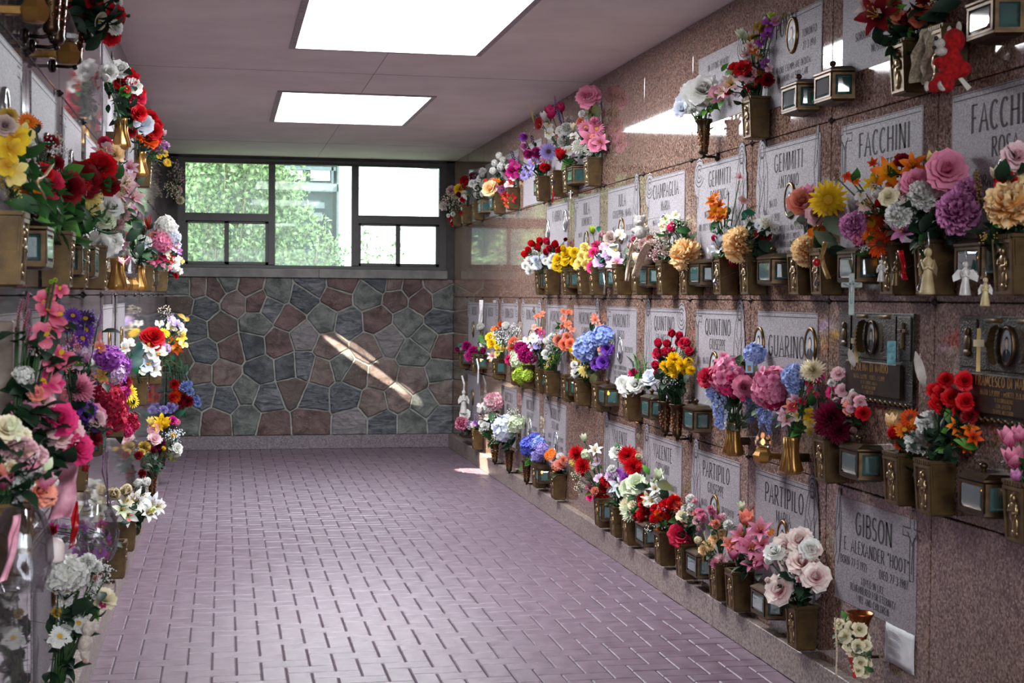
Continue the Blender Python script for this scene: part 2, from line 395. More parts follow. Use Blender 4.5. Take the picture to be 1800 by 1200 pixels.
GEN = dict(ro=('rose', g_rose, 0), rb=('rosebud', g_bud, 0), pe=('peony', g_peony, 0), mu=('chrysanthemum', g_mum, 0), po=('pompon_dahlia', g_pompon, 0), ca=('carnation', g_carn, 0),
  ge=('gerbera', g_gerb, 0), li=('lily', g_lily, 0), hy=('hydrangea', g_hyd, 0), tu=('tulip', g_tulip, 1), orc=('orchid', g_orch, 0), cl=('calla_lily', g_calla, 0), wi=('wisteria_raceme', g_wist, 2),
  br=('gypsophila_spray', g_breath, 1), sp=('heather_spike', g_spike, 1), fe=('fern_frond', g_fern, 1), lf=('broad_leaf', g_leaf, 0), gr=('grass_blades', g_grass, 1), ml=('maple_leaf', g_maple, 0),
  be=('berry_sprig', g_berry, 1), st=('strelitzia', g_strel, 1))
_bl = {}
def bloom_mesh(code, var):
    k = (code, var)
    if k not in _bl:
        r = GEN[code][1](random.Random(sum(map(ord, code)) * 7 + var)); extra = None
        if isinstance(r, tuple): r, extra = r
        me = r.mesh(GEN[code][0]); me.materials.append(None); me.materials.append(None)
        em = None
        if extra: em = (extra[0], extra[1].mesh(extra[0])); em[1].materials.append(None)
        _bl[k] = (me, em)
    return _bl[k]
SCALE = dict(pe=1.14, rb=1.55, tu=1.3, ro=1.15, ca=1.15, orc=1.2, li=1.15, br=1.3, ge=1.05, hy=1.05, lf=1.1, po=1.05, cl=1.3, mu=1.22)
def bloom(code, colr, p, r, parent, base, axis):
    me, em = bloom_mesh(code, rnd.randrange(3))
    o = bpy.data.objects.new(GEN[code][0], me); COL.objects.link(o); o.parent = parent
    md = GEN[code][2]
    if md == 2: d = V((rnd.uniform(-.1, .1), rnd.uniform(-.1, .1), 1))
    elif md == 1: d = (V((0, 0, 1)) + axis * .45 + V((rnd.uniform(-.25, .25), rnd.uniform(-.25, .25), 0)))
    else: d = axis + V((rnd.uniform(-.22, .22), rnd.uniform(-.22, .22), rnd.uniform(-.15, .25)))
    mw = TR(p - base, d.normalized(), r, rnd.uniform(0, 6.28)); sg = 1 if base.x > .8 else -1; ov = max((mw @ v.co).x * sg for v in me.vertices) + base.x * sg - (XR if sg > 0 else -XL) + .006
    if ov > 0: mw.translation.x -= sg * ov
    ov = max((mw @ v.co).y for v in me.vertices) + base.y - YB + .03
    if ov > 0: mw.translation.y -= ov
    o.matrix_local = mw
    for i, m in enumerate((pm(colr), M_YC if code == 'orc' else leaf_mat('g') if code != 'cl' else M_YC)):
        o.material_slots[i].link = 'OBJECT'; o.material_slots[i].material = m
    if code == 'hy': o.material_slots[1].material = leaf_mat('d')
    if em:
        e = bpy.data.objects.new(em[0], em[1]); COL.objects.link(e); e.parent = o
        e.material_slots[0].link = 'OBJECT'; e.material_slots[0].material = M_DC if colr in ('lyel', 'lav', 'orr') else M_YC
    return o
LEAF1 = petal(1.0, [.06, .26, .3, .2, .02], .2, -.7, 2, .25)
SMALL = {'br', 'gr', 'sp', 'fe', 'be', 'lf'}
def bouquet(side, mouth, label, spec, leaves=24, lc='g', lsize=.05, group=None, name='bouquet', tilt=.6):
    """spec: 'type colour x y r' in photo pixels; blooms stand on an upright plane through the vase mouth"""
    sg = 1 if side == 'R' else -1
    wallx = XR if side == 'R' else XL
    rt = root(name, mouth, 0, label, 'flowers', group or 'silk flower bouquets on the granite walls')
    n = V((.8 * sg, tilt, 0)).normalized() if side == 'R' else V((-.8, tilt, 0)).normalized()
    n = V((tilt * 1.0 * sg, .8, 0)).normalized()   # plane normal
    pts = []; colr_of = {}; extra_pts = []
    for it in spec.split(','):
        it = it.split()
        if not it: continue
        code, colr, x, y = it[0], it[1], float(it[2]), float(it[3]); r = (float(it[4]) if len(it) > 4 else 8) * SCALE.get(code, 1)
        p = on_plane(x, y, mouth + V((-.02 * sg, 0, 0)), n)
        dep = (p - CAM).dot(FW); R = r * dep / F_PX
        p = CAM + (p - CAM) * (1 + rnd.uniform(-.006, .004))
        lim = wallx - sg * (R * .85 + .012)
        if (p.x - lim) * sg > 0: p = on(x, y, 0, lim)
        R = r * (p - CAM).dot(FW) / F_PX
        tc = (CAM - p).normalized(); out = (p - mouth); out = out.normalized() if out.length > .02 else V((0, 0, 1))
        ax = (tc * .95 + out * .4 + V((-sg * .2, 0, .12))).normalized()
        bloom(code, colr, p, R, rt, mouth, ax); pts.append((p, R, code, ax)); colr_of[id(ax)] = colr
    # smaller blooms tucked between the large ones
    cand = [q for q in pts if q[2] in ('ro', 'rb', 'ca', 'orc', 'li', 'mu', 'pe', 'hy')]
    if len(cand) > 2 and leaves > 12:
        for _ in range(5):
            a_, b_ = rnd.sample(cand, 2); k = rnd.uniform(.3, .7); R = min(a_[1], b_[1]) * rnd.uniform(.55, .8); p = a_[0].lerp(b_[0], k) + V((-sg * .0, .012, -R * .5))
            lim = wallx - sg * (R * .9 + .012)
            if (p.x - lim) * sg > 0: p.x = lim
            code = rnd.choice(['ca', 'ro', 'orc', 'br']); cl = colr_of[id(a_[3])]
            bloom(code, cl if code != 'br' else 'white', p, R, rt, mouth, a_[3]); extra_pts.append((p, R, code, a_[3]))
    pts += extra_pts
    # stems
    s = MB(); 
    for p, R, code, ax in pts:
        e = p - mouth - ax * R * .4; e0 = V((rnd.uniform(-.02, .02), rnd.uniform(-.02, .02), -.04))
        s.tube([e0, e * .5 + V((0, 0, max(0, -e.z) * .5 + .015)), e], .0028, 4)
    obj('stem_bundle', s, M_STEM, rt)
    # leaves
    if leaves:
        f = MB(); sc = (mouth - CAM).dot(FW)
        for i in range(int(leaves * 1.5)):
            p, R, code, ax = rnd.choice(pts); k = rnd.uniform(.25, .95)
            q = (p - mouth) * k - ax * R * rnd.uniform(.3, 1.0) + V((rnd.gauss(0, .018), rnd.gauss(0, .018), rnd.gauss(0, .018)))
            if ((q + mouth).x - wallx + sg * .03) * sg > 0: q.x = wallx - sg * .03 - mouth.x
            d = V((rnd.gauss(0, 1) - sg * .4, rnd.gauss(-.4, .8), rnd.gauss(.1, .8))).normalized()
            L = lsize * rnd.uniform(.6, 1.25)
            if ((q + mouth + d * L).x - wallx + sg * .01) * sg > 0: d.x = -d.x
            x = d; y = x.cross(V((rnd.gauss(0, .3), rnd.gauss(0, .3), 1))).normalized(); z = x.cross(y)
            if z.dot(CAM - mouth) < 0: y, z = -y, -z
            f.add(LEAF1, Matrix.Translation(q) @ Matrix((x, y, z)).transposed().to_4x4() @ Matrix.Scale(L, 4))
        xm = (wallx - sg * .006 - mouth.x) * sg
        f.v = [(sg * min(x * sg, xm), min(y, YB - .03 - mouth.y), z) for x, y, z in f.v]
        obj('foliage', f, leaf_mat(lc), rt)
    return rt
# ------------------------------------------------------------------ wall fittings (local +y out of the wall, z up)
def rzw(side): return PI/2 if side == 'R' else -PI/2
def mk_box_vase():
    rt = root('flower_vase', (0, 0, 0)); H = .178
    def ring(z, w, y0, y1): return [(-w, y0, z), (w, y0, z), (w, y1, z), (-w, y1, z)]
    b = MB(); b.loft([ring(0, .046, .008, .078), ring(.006, .05, .006, .082), ring(H - .012, .055, .004, .09), ring(H - .01, .059, .003, .094), ring(H, .059, .003, .094), ring(H, .047, .014, .082), ring(H - .05, .043, .016, .076)], 0, True, True)
    obj('vase_body', b, M_BRZL, rt, smooth=False)
    f = MB()   # raised front border
    for s in (-1, 1): f.loft([[(s*.04, .079, .012), (s*.047, .079, .012), (s*.047, .086, .012), (s*.04, .086, .012)], [(s*.043, .088, H - .022), (s*.051, .088, H - .022), (s*.051, .095, H - .022), (s*.043, .095, H - .022)]])
    f.box(-.047, .047, .078, .086, .006, .013); f.box(-.051, .051, .087, .096, H - .026, H - .016)
    for k in range(7): f.box(-.046 + k * .0135, -.038 + k * .0135, .09, .0975, H - .014, H - .002)
    obj('front_border', f, M_BRZL, rt, smooth=False)
    g = MB(); y = .088
    g.ell((0, y + .002, .128), (.011, .009, .013), 8, 6); g.ell((0, y - .001, .102), (.02, .009, .02), 8, 6); g.ell((.006, y - .003, .078), (.017, .008, .022), 8, 6)
    g.ell((-.005, y - .004, .052), (.014, .008, .026), 8, 6); g.ell((.002, y - .006, .028), (.018, .008, .012), 8, 6)
    g.tube([(-.018, y, .108), (-.022, y + .002, .088), (-.004, y + .005, .085)], .005, 5); g.tube([(.018, y, .108), (.024, y + .002, .09), (.006, y + .006, .094)], .005, 5)
    g.ell((0, y - .002, .134), (.017, .005, .017), 8, 6)
    obj('relief_figure', g, mat('bronze_highlight', '7c6648', '9a8460', rough=.3, metal=.85), rt)
    for s in (-1, 1):
        p = MB(); p.loft([[(s*.049, .022, .088), (s*.056, .022, .088), (s*.056, .08, .088), (s*.049, .08, .088)], [(s*.054, .018, H - .016), (s*.061, .018, H - .016), (s*.061, .086, H - .016), (s*.054, .086, H - .016)]])
        obj('side_panel', p, M_BRZL, rt, smooth=False)
    m = MB(); m.box(-.022, .022, 0, .012, .03, .14); obj('wall_bracket', m, M_BRZD, rt, smooth=False)
    return rt
def mk_lantern(lit):
    rt = root('grave_lantern', (0, 0, 0)); H = .122
    def pl(e, d): return [(-.1 - e, 0), (-.076 - e*.7, .08 + e + d), (.076 + e*.7, .08 + e + d), (.1 + e, 0)]
    P = pl(0, 0); b = MB()
    def ring(e, z): return [(x, y, z) for x, y in pl(e, 0)]
    b.loft([ring(-.012, 0), ring(.004, .008), ring(.004, .016), ring(0, .018)]); b.loft([ring(0, H - .02), ring(.008, H - .012), ring(.008, H - .006), ring(-.004, H)])
    def bar(p, q, z0, z1, th=.006):
        (x0, y0), (x1, y1) = p, q; dx, dy = x1 - x0, y1 - y0; l = math.hypot(dx, dy); nx, ny = -dy/l*th, dx/l*th
        b.loft([[(x0, y0, z), (x1, y1, z), (x1 + nx, y1 + ny, z), (x0 + nx, y0 + ny, z)] for z in (z0, z1)])
    def lerp(p, q, s): return (p[0] + (q[0] - p[0]) * s, p[1] + (q[1] - p[1]) * s)
    for i in range(3):
        p, q = P[i], P[i+1]
        w = .075 if i == 1 else .14
        bar(p, lerp(p, q, w), .016, H - .018); bar(lerp(p, q, 1 - w), q, .016, H - .018)
        bar(lerp(p, q, w), lerp(p, q, 1-w), .016, .023); bar(lerp(p, q, w), lerp(p, q, 1-w), H - .026, H - .018)
    b.box(-.1, .1, 0, .004, .01, H - .01)
    obj('lantern_body', b, M_BRZ, rt, smooth=False)
    r = MB(); r.loft([ring(-.005, H), ring(-.02, H + .008), ring(-.03, H + .01)]); obj('lantern_roof', r, M_BRZ, rt, smooth=False)
    k = MB(); k.lathe([(.012, H + .009), (.006, H + .015), (.012, H + .022), (.014, H + .03), (.007, H + .037)], 8, c=(0, .045)); obj('finial', k, M_BRZ, rt)
    for i in range(3):
        p, q = P[i], P[i+1]; w = .075 if i == 1 else .14
        a, c = lerp(p, q, w - .02), lerp(p, q, 1 - w + .02); dx, dy = c[0]-a[0], c[1]-a[1]; l = math.hypot(dx, dy); ox, oy = (dy/l, -dx/l); 
        if oy < 0 and i == 1: ox, oy = -ox, -oy
        if i == 0: ox, oy = -abs(ox), abs(oy)
        if i == 2: ox, oy = abs(ox), abs(oy)
        g = MB(); z0, z1 = .021, H - .024; iv = .012; m = (iv/l)
        a2, c2 = lerp(a, c, m), lerp(a, c, 1 - m)
        o4 = [(a[0], a[1], z0), (c[0], c[1], z0), (c[0], c[1], z1), (a[0], a[1], z1)]
        i4 = [(a2[0] + ox*.006, a2[1] + oy*.006, z0 + iv), (c2[0] + ox*.005, c2[1] + oy*.005, z0 + iv), (c2[0] + ox*.005, c2[1] + oy*.005, z1 - iv), (a2[0] + ox*.006, a2[1] + oy*.006, z1 - iv)]
        g.loft([o4, i4], 0, False, True); obj('glass_pane', g, M_PANE, rt, smooth=False)
    c = MB(); c.lathe([(.02, .016), (.022, .02), (.022, .06), (.018, .064)], 10, c=(0, .042)); cd = obj('candle', c, M_CANDLE if lit else M_WAX, rt)
    if lit:
        f = MB(); f.lathe([(.004, .066), (.009, .073), (.006, .082), (.001, .092)], 8, c=(0, .042)); obj('flame', f, M_FLAME, cd)
    return rt
def bracket(b, z, L):
    b.lathe([(.018, 0), (.018, .008), (.01, .012)], 8)   # plate, turned onto the wall below
def mk_cone_vase():
    rt = root('flower_vase', (0, 0, 0)); b = MB(); n = 20
    pr = [(.012, -.005), (.02, .0), (.024, .012), (.022, .02), (.031, .13), (.032, .14), (.04, .15), (.042, .158), (.04, .162), (.035, .16), (.03, .14), (.02, .05)]
    b.lathe(pr, n, c=(0, .072), mod=lambda i, z: 1 + (.06 if (i % 2 and .02 < z < .13) else 0)); obj('vase_body', b, M_BRZ, rt)
    o = MB()
    for k in range(40):
        a = k * 2.4; z = .03 + .09 * k / 40; r = .0225 + (z - .02) * .082; o.ell((r*math.cos(a),   .072 + r*math.sin(a), z), (.004, .004, .006), 5, 4)
    obj('relief_ornament', o, M_COP, rt)
    a = MB(); a.tube([(0, 0, -.012), (0, .05, -.014), (0, .072, -.008)], .006, 6); a.ell((0, .072, -.014), .009, 8, 6); obj('bracket_arm', a, M_BRZD, rt)
    p = MB(); p.loft([[(.022*math.cos(PI*i/4), y, -.012 + .022*math.sin(PI*i/4)) for i in range(8)] for y in (0, .008)] + [[(.012*math.cos(PI*i/4), .014, -.012 + .012*math.sin(PI*i/4)) for i in range(8)]]); obj('wall_plate', p, M_BRZD, rt)
    return rt
def mk_drape_vase():
    rt = root('flower_vase', (0, 0, 0)); b = MB(); n = 24
    pr = [(.02, 0), (.036, .004), (.044, .018), (.041, .03), (.03, .07), (.027, .1), (.03, .135), (.034, .15), (.031, .151), (.026, .13), (.022, .06)]
    b.lathe(pr, n, c=(0, .07), mod=lambda i, z: 1 + (.1 * math.cos(i * PI / 2) if z < .14 else 0) * (1 - z * 5)); obj('vase_body', b, M_GOLD, rt)
    f = MB()
    for k in range(5):
        a = -.9 + k * .45 + PI/2; f.tube([(.03*math.cos(a), .07 + .03*math.sin(a), .148), (.028*math.cos(a+.1), .07 + .03*math.sin(a+.1), .09), (.046*math.cos(a+.3), .07 + .046*math.sin(a+.3), .015)], .004, 5, 0, .007)
    obj('drapery_fold', f, M_GOLD, rt)
    a = MB(); a.box(-.012, .012, 0, .045, .05, .085, bev=.003); obj('bracket_arm', a, M_BRZ, rt, smooth=False); return rt
def mk_flame_lamp(lit=False):
    rt = root('flame_lamp', (0, 0, 0)); b = MB()
    b.lathe([(.018, 0), (.03, .003), (.036, .012), (.042, .035), (.031, .05), (.027, .06), (.03, .064), (.026, .066)], 6, c=(0, .075), a0=.3); obj('lamp_base', b, M_GOLD, rt, smooth=False)
    g = MB(); g.lathe([(.022, .066), (.033, .078), (.034, .092), (.026, .115), (.014, .145), (.004, .168)], 9, c=(0, .075), mod=lambda i, z: 1 + .09 * (i % 2)); obj('crystal_flame_shade', g, M_CRYS, rt, smooth=False)
    k = MB(); k.ell((0, .075, .09), (.009, .009, .014), 8, 6); obj('bulb', k, mat('warm_bulb', 'ffd090', emit='ffa860', es=6) if lit else M_CRYS, rt)
    a = MB(); a.box(-.013, .013, 0, .05, .018, .042, bev=.003); obj('bracket_arm', a, M_GOLD, rt, smooth=False); return rt
PROTO = {}
MK = dict(b=mk_box_vase, l=lambda: mk_lantern(False), L=lambda: mk_lantern(True), c=mk_cone_vase, d=mk_drape_vase, f=mk_flame_lamp, F=lambda: mk_flame_lamp(True))
INFO = dict(b=('square bronze vase', 'vase', 'square bronze vases with relief figures'), l=('bronze lantern with glass panes', 'lantern', 'bronze glass lanterns'), L=('lit bronze lantern with glowing candle', 'lantern', 'bronze glass lanterns'),
  c=('round tapered bronze vase', 'vase', 'tapered bronze vases on brackets'), d=('fluted golden vase', 'vase', 'fluted golden vases'), f=('golden lamp with crystal flame shade', 'lamp', 'golden lamps with crystal flames'))
INFO['F'] = ('lit golden lamp with crystal flame shade', 'lamp', 'golden lamps with crystal flames')
HALF = dict(F=.04, b=.055, l=.1, L=.1, c=.03, d=.04, f=.04)
ROWZ = {1: 2.212, 2: 1.543, 3: .843, 4: .155}
MOUTH = {}
def fit(side, row, kind, xw, tail, dz=0.0, key=None, scale=1.0):
    """wall fitting whose near edge meets the wall at photo column xw"""
    z = ROWZ[row] + dz; wx = XR if side == 'R' else XL
    y = on(xw, 517, 0, wx)[1] + HALF[kind]
    # refine for roll: column measured at the fitting's own height
    for _ in range(3):
        q = V((wx, y - HALF[kind], z + .06)) - CAM; px = 900 + F_PX * q.dot(RT) / q.dot(FW)
        d = (px - xw); g = F_PX * abs(wx) / (q.dot(FW) ** 2); y += d / g * (1 if side == 'R' else -1)
    loc = V((wx, y, z))
    if kind not in PROTO: PROTO[kind] = r = MK[kind](); r.location = loc; r.rotation_euler = (0, 0, rzw(side))
    else: r = dup(PROTO[kind], loc, rzw(side))
    nm, cat, grp = INFO[kind]; tag(r, nm + ' ' + tail, cat, grp)
    mo = dict(F=(.07, .1), b=(.048, .165), c=(.085, .15), d=(.07, .14), l=(.05, .12), L=(.05, .12), f=(.07, .1))[kind]
    m = V((wx - mo[0] * (1 if side == 'R' else -1), y, z + mo[1]))
    if key: MOUTH[key] = m
    return m
# ------------------------------------------------------------------ setting
def struct(name, mb, mats, parent=None, smooth=False):
    o = obj(name, mb, mats, parent, smooth=smooth)
    if not parent: o['kind'] = 'structure'
    return o
Y0 = -5.0
# floor: herringbone concrete pavers
PW = .0995
fl = MB(); fl.box(XL - .1, XR + .1, Y0, YB + .2, -.08, -.006, 1)
AX, AY = .0522, 6.5134 + PW     # far-left corner of a crossways paver is (AX, AY)
def paver(x0, x1, y0, y1):
    if x1 < XL or x0 > XR or y1 < 2.0 or y0 > YB: return
    g, b = .0022, .005; h = rnd.uniform(-.0012, .0008)
    t = [(x0+g, y0+g), (x1-g, y0+g), (x1-g, y1-g), (x0+g, y1-g)]
    i = [(x0+g+b, y0+g+b), (x1-g-b, y0+g+b), (x1-g-b, y1-g-b), (x0+g+b, y1-g-b)]
    fl.loft([[(*p, -.012) for p in t], [(*p, -.0035 + h) for p in t], [(*p, h) for p in i]], 0, False, True)
nx0, nx1 = int((XL - AX) / PW) - 4, int((XR - AX) / PW) + 4
ny0, ny1 = int((1.5 - AY) / PW) - 6, int((YB - AY) / PW) + 6
for k in range(nx0, nx1):
    for j in range(ny0, ny1):
        if (j + k) % 4 == 0: paver(AX + k*PW, AX + (k+2)*PW, AY + (j-1)*PW, AY + j*PW)
        if (j + k) % 4 == 2: paver(AX + k*PW, AX + (k+1)*PW, AY + (j-1)*PW, AY + (j+1)*PW)
struct('floor', fl, [M_PAVE, M_GROUT])
# ceiling with shallow skylight openings
SKY = [(.378, 1.388, 9.905, 11.59), (.378, 1.388, 6.45, 8.125), (.378, 1.388, -.45, 1.23)]
ce = MB(); zt = ZC + .35
xs = [XL - .1, .378, 1.388, XR + .1]; ys = [Y0, -.45, 1.23, 6.45, 8.125, 9.905, 11.59, YB + .3]
for i in range(3):
    for j in range(7):
        if i == 1 and j in (1, 3, 5): continue
        ce.box(xs[i], xs[i+1], ys[j], ys[j+1], ZC, zt)
ce2 = struct('ceiling', ce, M_CEIL)
mc = MB()
for (x0, x1, y0, y1) in SKY:
    for a in ((x0-.03, x0+.004, y0-.03, y1+.03), (x1-.004, x1+.03, y0-.03, y1+.03), (x0+.004, x1-.004, y0-.03, y0+.004), (x0+.004, x1-.004, y1-.004, y1+.03)): mc.box(*a, ZC - .008, ZC + .015)
for y in (4.4, 9.0, 13.2): mc.box(XL, XR, y - .002, y + .002, ZC - .0015, ZC)
mc.box(.9, .904, 8.2, 9.85, ZC - .0015, ZC); mc.box(.9, .904, 11.65, YB, ZC - .0015, ZC)
struct('trim_1', mc, mat('skylight_rim', '8a8484', 'a09a98', rough=.7))
m, nt, b, N, L = newmat('skylight_acrylic'); b.inputs['Base Color'].default_value = (.9, .92, .95, 1); b.inputs['Roughness'].default_value = .6
b.inputs['Emission Color'].default_value = (.93, .96, 1, 1); b.inputs['Emission Strength'].default_value = 4.0
M_SKYP = m
for i, (x0, x1, y0, y1) in enumerate(SKY):
    g = MB(); g.box(x0 - .005, x1 + .005, y0 - .005, y1 + .005, ZC + .022, ZC + .04)
    struct('window_%d' % (i + 2), g, M_SKYP)
def panel_wall(name, side, m):
    wx = XR if side == 'R' else XL; sg = 1 if side == 'R' else -1
    w = MB(); w.box(wx + sg*.02, wx + sg*.14, Y0, YB + .2, -.05, zt, 1)
    y_first = (5.255 if side == 'R' else 5.21)
    zs = [.13, .832, 1.522, 2.212, ZC]
    k = -13
    while True:
        a, c = y_first + .85 * k, y_first + .85 * (k + 1)
        if a > YB - .05: break
        a = max(a, Y0); c = min(c, YB)
        for z0, z1 in zip(zs, zs[1:]):
            g, bv = .0018, .003
            r0 = [(a+g, z0+g), (c-g, z0+g), (c-g, z1-g), (a+g, z1-g)]
            r1 = [(a+g+bv, z0+g+bv), (c-g-bv, z0+g+bv), (c-g-bv, z1-g-bv), (a+g+bv, z1-g-bv)]
            rr = [[(wx + sg*.022, *p) for p in r0], [(wx + sg*bv, *p) for p in r0], [(wx, *p) for p in r1]]
            if sg > 0: rr = [r[::-1] for r in rr]
            w.loft(rr, 0, False, True)
        k += 1
    o = struct(name, w, [m, M_GROUT])
    cl = MB(); cl.lathe([(.012, 0), (.013, .004), (.007, .009), (.004, .014), (.001, .016)], 8); cl.box(-.004, .004, -.02, .02, .001, .006)
    me = cl.mesh('panel_clip'); me.materials.append(M_IRON)
    for k in range(-1, 11):
        for z in zs[1:4]:
            c = bpy.data.objects.new('panel_clip', me); COL.objects.link(c); c.parent = o; c.location = (wx, y_first + .85*k, z); c.rotation_euler = (0, -sg*PI/2, 0)
    return o
panel_wall('wall_right', 'R', G_RED); panel_wall('wall_left', 'L', G_GREY)
for nm, x0, x1 in (('baseboard_right', 2.235, XR + .01), ('baseboard_left', XL - .01, -.515)):
    k = MB(); y = Y0
    while y < YB: k.box(x0, x1, y + .0015, min(y + 1.27, YB) - .0015, 0, .135, bev=.003); y += 1.27
    struct(nm, k, G_KERB)
k = MB()
for a, c in ((-.515, .42), (.42, 1.35), (1.35, 2.235)): k.box(a + .001, c - .001, YB - .03, YB + .05, 0, .135, bev=.003)
struct('baseboard_back', k, G_KERB2)
e = MB(); e.box(-16, 18, Y0 - 14, Y0, -.1, -.006); struct('bounce_ground', e, mat('pale_bounce_ground', '98928c', 'a8a29c', rough=.9, scale=3))  # unseen pale ground added to bounce daylight up onto the ceiling
e = MB(); e.box(XL - .6, XL, Y0 - .2, Y0, 0, zt); e.box(XR, XR + .6, Y0 - .2, Y0, 0, zt); e.box(XL - .6, XR + .6, Y0 - .2, Y0, ZC - .3, zt); struct('wall_front', e, mat('rear_wall_plaster', '8a7c78', rough=.9))  # unseen rear wall, its opening added to admit fill daylight
# ------------------------------------------------------------------ fieldstone wall
STN = {'g': ('4a4e4c', '868984'), 'b': ('3e4347', '7a8084'), 'd': ('383c40', '62676a'), 'r': ('4a3a38', '7a6462'), 'p': ('5e504c', '8c7e78'), 'w': ('757072', '9a9494'), 'n': ('524843', '6a5e58'), 's': ('484c52', '8a8c90')}
def stone_mat(k):
    nm = 'fieldstone_' + k
    if nm in _mc: return _mc[nm]
    m, nt, b, N, L = newmat(nm); tc = N('ShaderNodeTexCoord')
    mp = N('ShaderNodeMapping'); mp.inputs['Rotation'].default_value = (.3, .7, .4); mp.inputs['Scale'].default_value = (1, 1, 3.0 if k in 'sbw' else 1.3); L(tc.outputs['Object'], mp.inputs['Vector'])
    nz = N('ShaderNodeTexNoise'); nz.inputs['Scale'].default_value = 7; nz.inputs['Detail'].default_value = 9; nz.inputs['Roughness'].default_value = .68; nz.inputs['Distortion'].default_value = 1.2 if k in 'sbw' else .4; L(mp.outputs[0], nz.inputs['Vector'])
    cr = N('ShaderNodeValToRGB'); cr.color_ramp.elements[0].position = .38; cr.color_ramp.elements[1].position = .66
    cr.color_ramp.elements[0].color = lin(STN[k][0]); cr.color_ramp.elements[1].color = lin(STN[k][1]); L(nz.outputs['Fac'], cr.inputs['Fac'])
    sp = N('ShaderNodeTexVoronoi'); sp.inputs['Scale'].default_value = 45; L(tc.outputs['Object'], sp.inputs['Vector'])
    lt = N('ShaderNodeMath'); lt.operation = 'LESS_THAN'; lt.inputs[1].default_value = .16; L(sp.outputs['Distance'], lt.inputs[0])
    n2 = N('ShaderNodeTexNoise'); n2.inputs['Scale'].default_value = 3; L(tc.outputs['Object'], n2.inputs['Vector'])
    g2 = N('ShaderNodeMath'); g2.operation = 'GREATER_THAN'; g2.inputs[1].default_value = .56; L(n2.outputs['Fac'], g2.inputs[0])
    mu = N('ShaderNodeMath'); mu.operation = 'MULTIPLY'; L(lt.outputs[0], mu.inputs[0]); L(g2.outputs[0], mu.inputs[1])
    mx = N('ShaderNodeMix'); mx.data_type = 'RGBA'; L(mu.outputs[0], mx.inputs[0]); L(cr.outputs['Color'], mx.inputs[6]); mx.inputs[7].default_value = lin('9a928e'); L(mx.outputs[2], b.inputs['Base Color'])
    bp = N('ShaderNodeBump'); bp.inputs['Strength'].default_value = 1.0; bp.inputs['Distance'].default_value = .035; L(nz.outputs['Fac'], bp.inputs['Height']); L(bp.outputs[0], b.inputs['Normal'])
    b.inputs['Roughness'].default_value = .75; _mc[nm] = m; return m
SEEDS = """60,75,g 140,75,p 235,80,r 300,45,g 410,70,r 565,100,g 745,60,s 700,130,b 900,50,r 875,130,r 1045,120,g 1100,42,d 1180,52,p 1190,130,r 1265,70,r 1320,140,r 1400,50,p 1440,130,g
60,160,n 175,180,b 340,150,p 450,150,r 530,180,s 125,290,b 265,280,n 450,265,g 625,235,r 810,240,g 935,260,s 700,330,w 1090,245,r 1150,345,w 1250,255,g 1420,255,b 20,270,b
170,420,b 330,400,r 425,380,d 570,370,r 840,390,p 1035,400,p 1290,420,g 1345,350,g 1440,390,r 150,530,p 285,530,p 475,510,d 620,500,d 695,495,s 795,520,p 905,490,g 970,530,n 1110,540,p 1280,565,p 1425,520,g 60,470,n
40,590,g 165,640,s 290,665,b 395,620,g 510,660,s 645,610,n 755,655,b 920,650,b 1075,690,p 1200,660,p 1340,690,g 1440,620,p 80,770,g 240,785,r 400,770,g 530,800,r 740,780,r 955,790,w 1120,790,b 1270,790,g 1430,770,s 30,680,b"""
seeds = []
for tk in SEEDS.split():
    x, y, c = tk.split(','); p = on(300 + float(x)/3, 480 + float(y)/3, 1, YB); seeds.append((p.x, p.z, c))
wb = MB(); keys = list(STN)
def clip(poly, nx, nz, d):
    out = []
    for i in range(len(poly)):
        a, c = poly[i], poly[(i+1) % len(poly)]; da, dc = a[0]*nx + a[1]*nz - d, c[0]*nx + c[1]*nz - d
        if da <= 0: out.append(a)
        if da * dc < 0: s = da / (da - dc); out.append((a[0] + (c[0]-a[0])*s, a[1] + (c[1]-a[1])*s))
    return out
wb.box(XL - .1, XR + .1, YB + .022, YB + .3, 0, 1.7, len(keys))
for i, (x, z, c) in enumerate(seeds):
    poly = [(XL, .135), (XR, .135), (XR, 1.7), (XL, 1.7)]
    for j, (x2, z2, _) in enumerate(seeds):
        if j == i: continue
        dx, dz = x2 - x, z2 - z; l = math.hypot(dx, dz)
        if l > 1.4: continue
        poly = clip(poly, dx/l, dz/l, ((x2*x2 + z2*z2) - (x*x + z*z)) / 2 / l - .0085)
        if len(poly) < 3: break
    if len(poly) < 3: continue
    # subdivide and roughen the outline
    pts = []
    for a in range(len(poly)):
        p, q = poly[a], poly[(a+1) % len(poly)]; n = max(1, int(math.hypot(q[0]-p[0], q[1]-p[1]) / .035))
        for s in range(n):
            t = s / n; pts.append((p[0] + (q[0]-p[0])*t + rnd.uniform(-.0035, .0035), p[1] + (q[1]-p[1])*t + rnd.uniform(-.0035, .0035)))
    cx = sum(p[0] for p in pts) / len(pts); cz = sum(p[1] for p in pts) / len(pts); pr = rnd.uniform(.0, .012)
    def ring(k, y): return [(cx + (p[0]-cx)*k, y + (rnd.uniform(-.003, .003) if k < 1 else 0), cz + (p[1]-cz)*k) for p in pts]
    n0 = len(wb.m); wb.loft([ring(1, YB + .03), ring(1, YB + .008 - pr*.3), ring(.94, YB - pr*.6), ring(.72, YB - pr), ring(.4, YB - pr - .002)], keys.index(c), False, True)
wb.box(XL - .1, -.445, YB - .02, YB + .3, 1.7, zt, len(keys)+1); wb.box(2.2, XR + .1, YB - .02, YB + .3, 1.7, zt, len(keys)+1); wb.box(XL, XR, YB - .02, YB + .3, 2.868, zt, len(keys)+1)
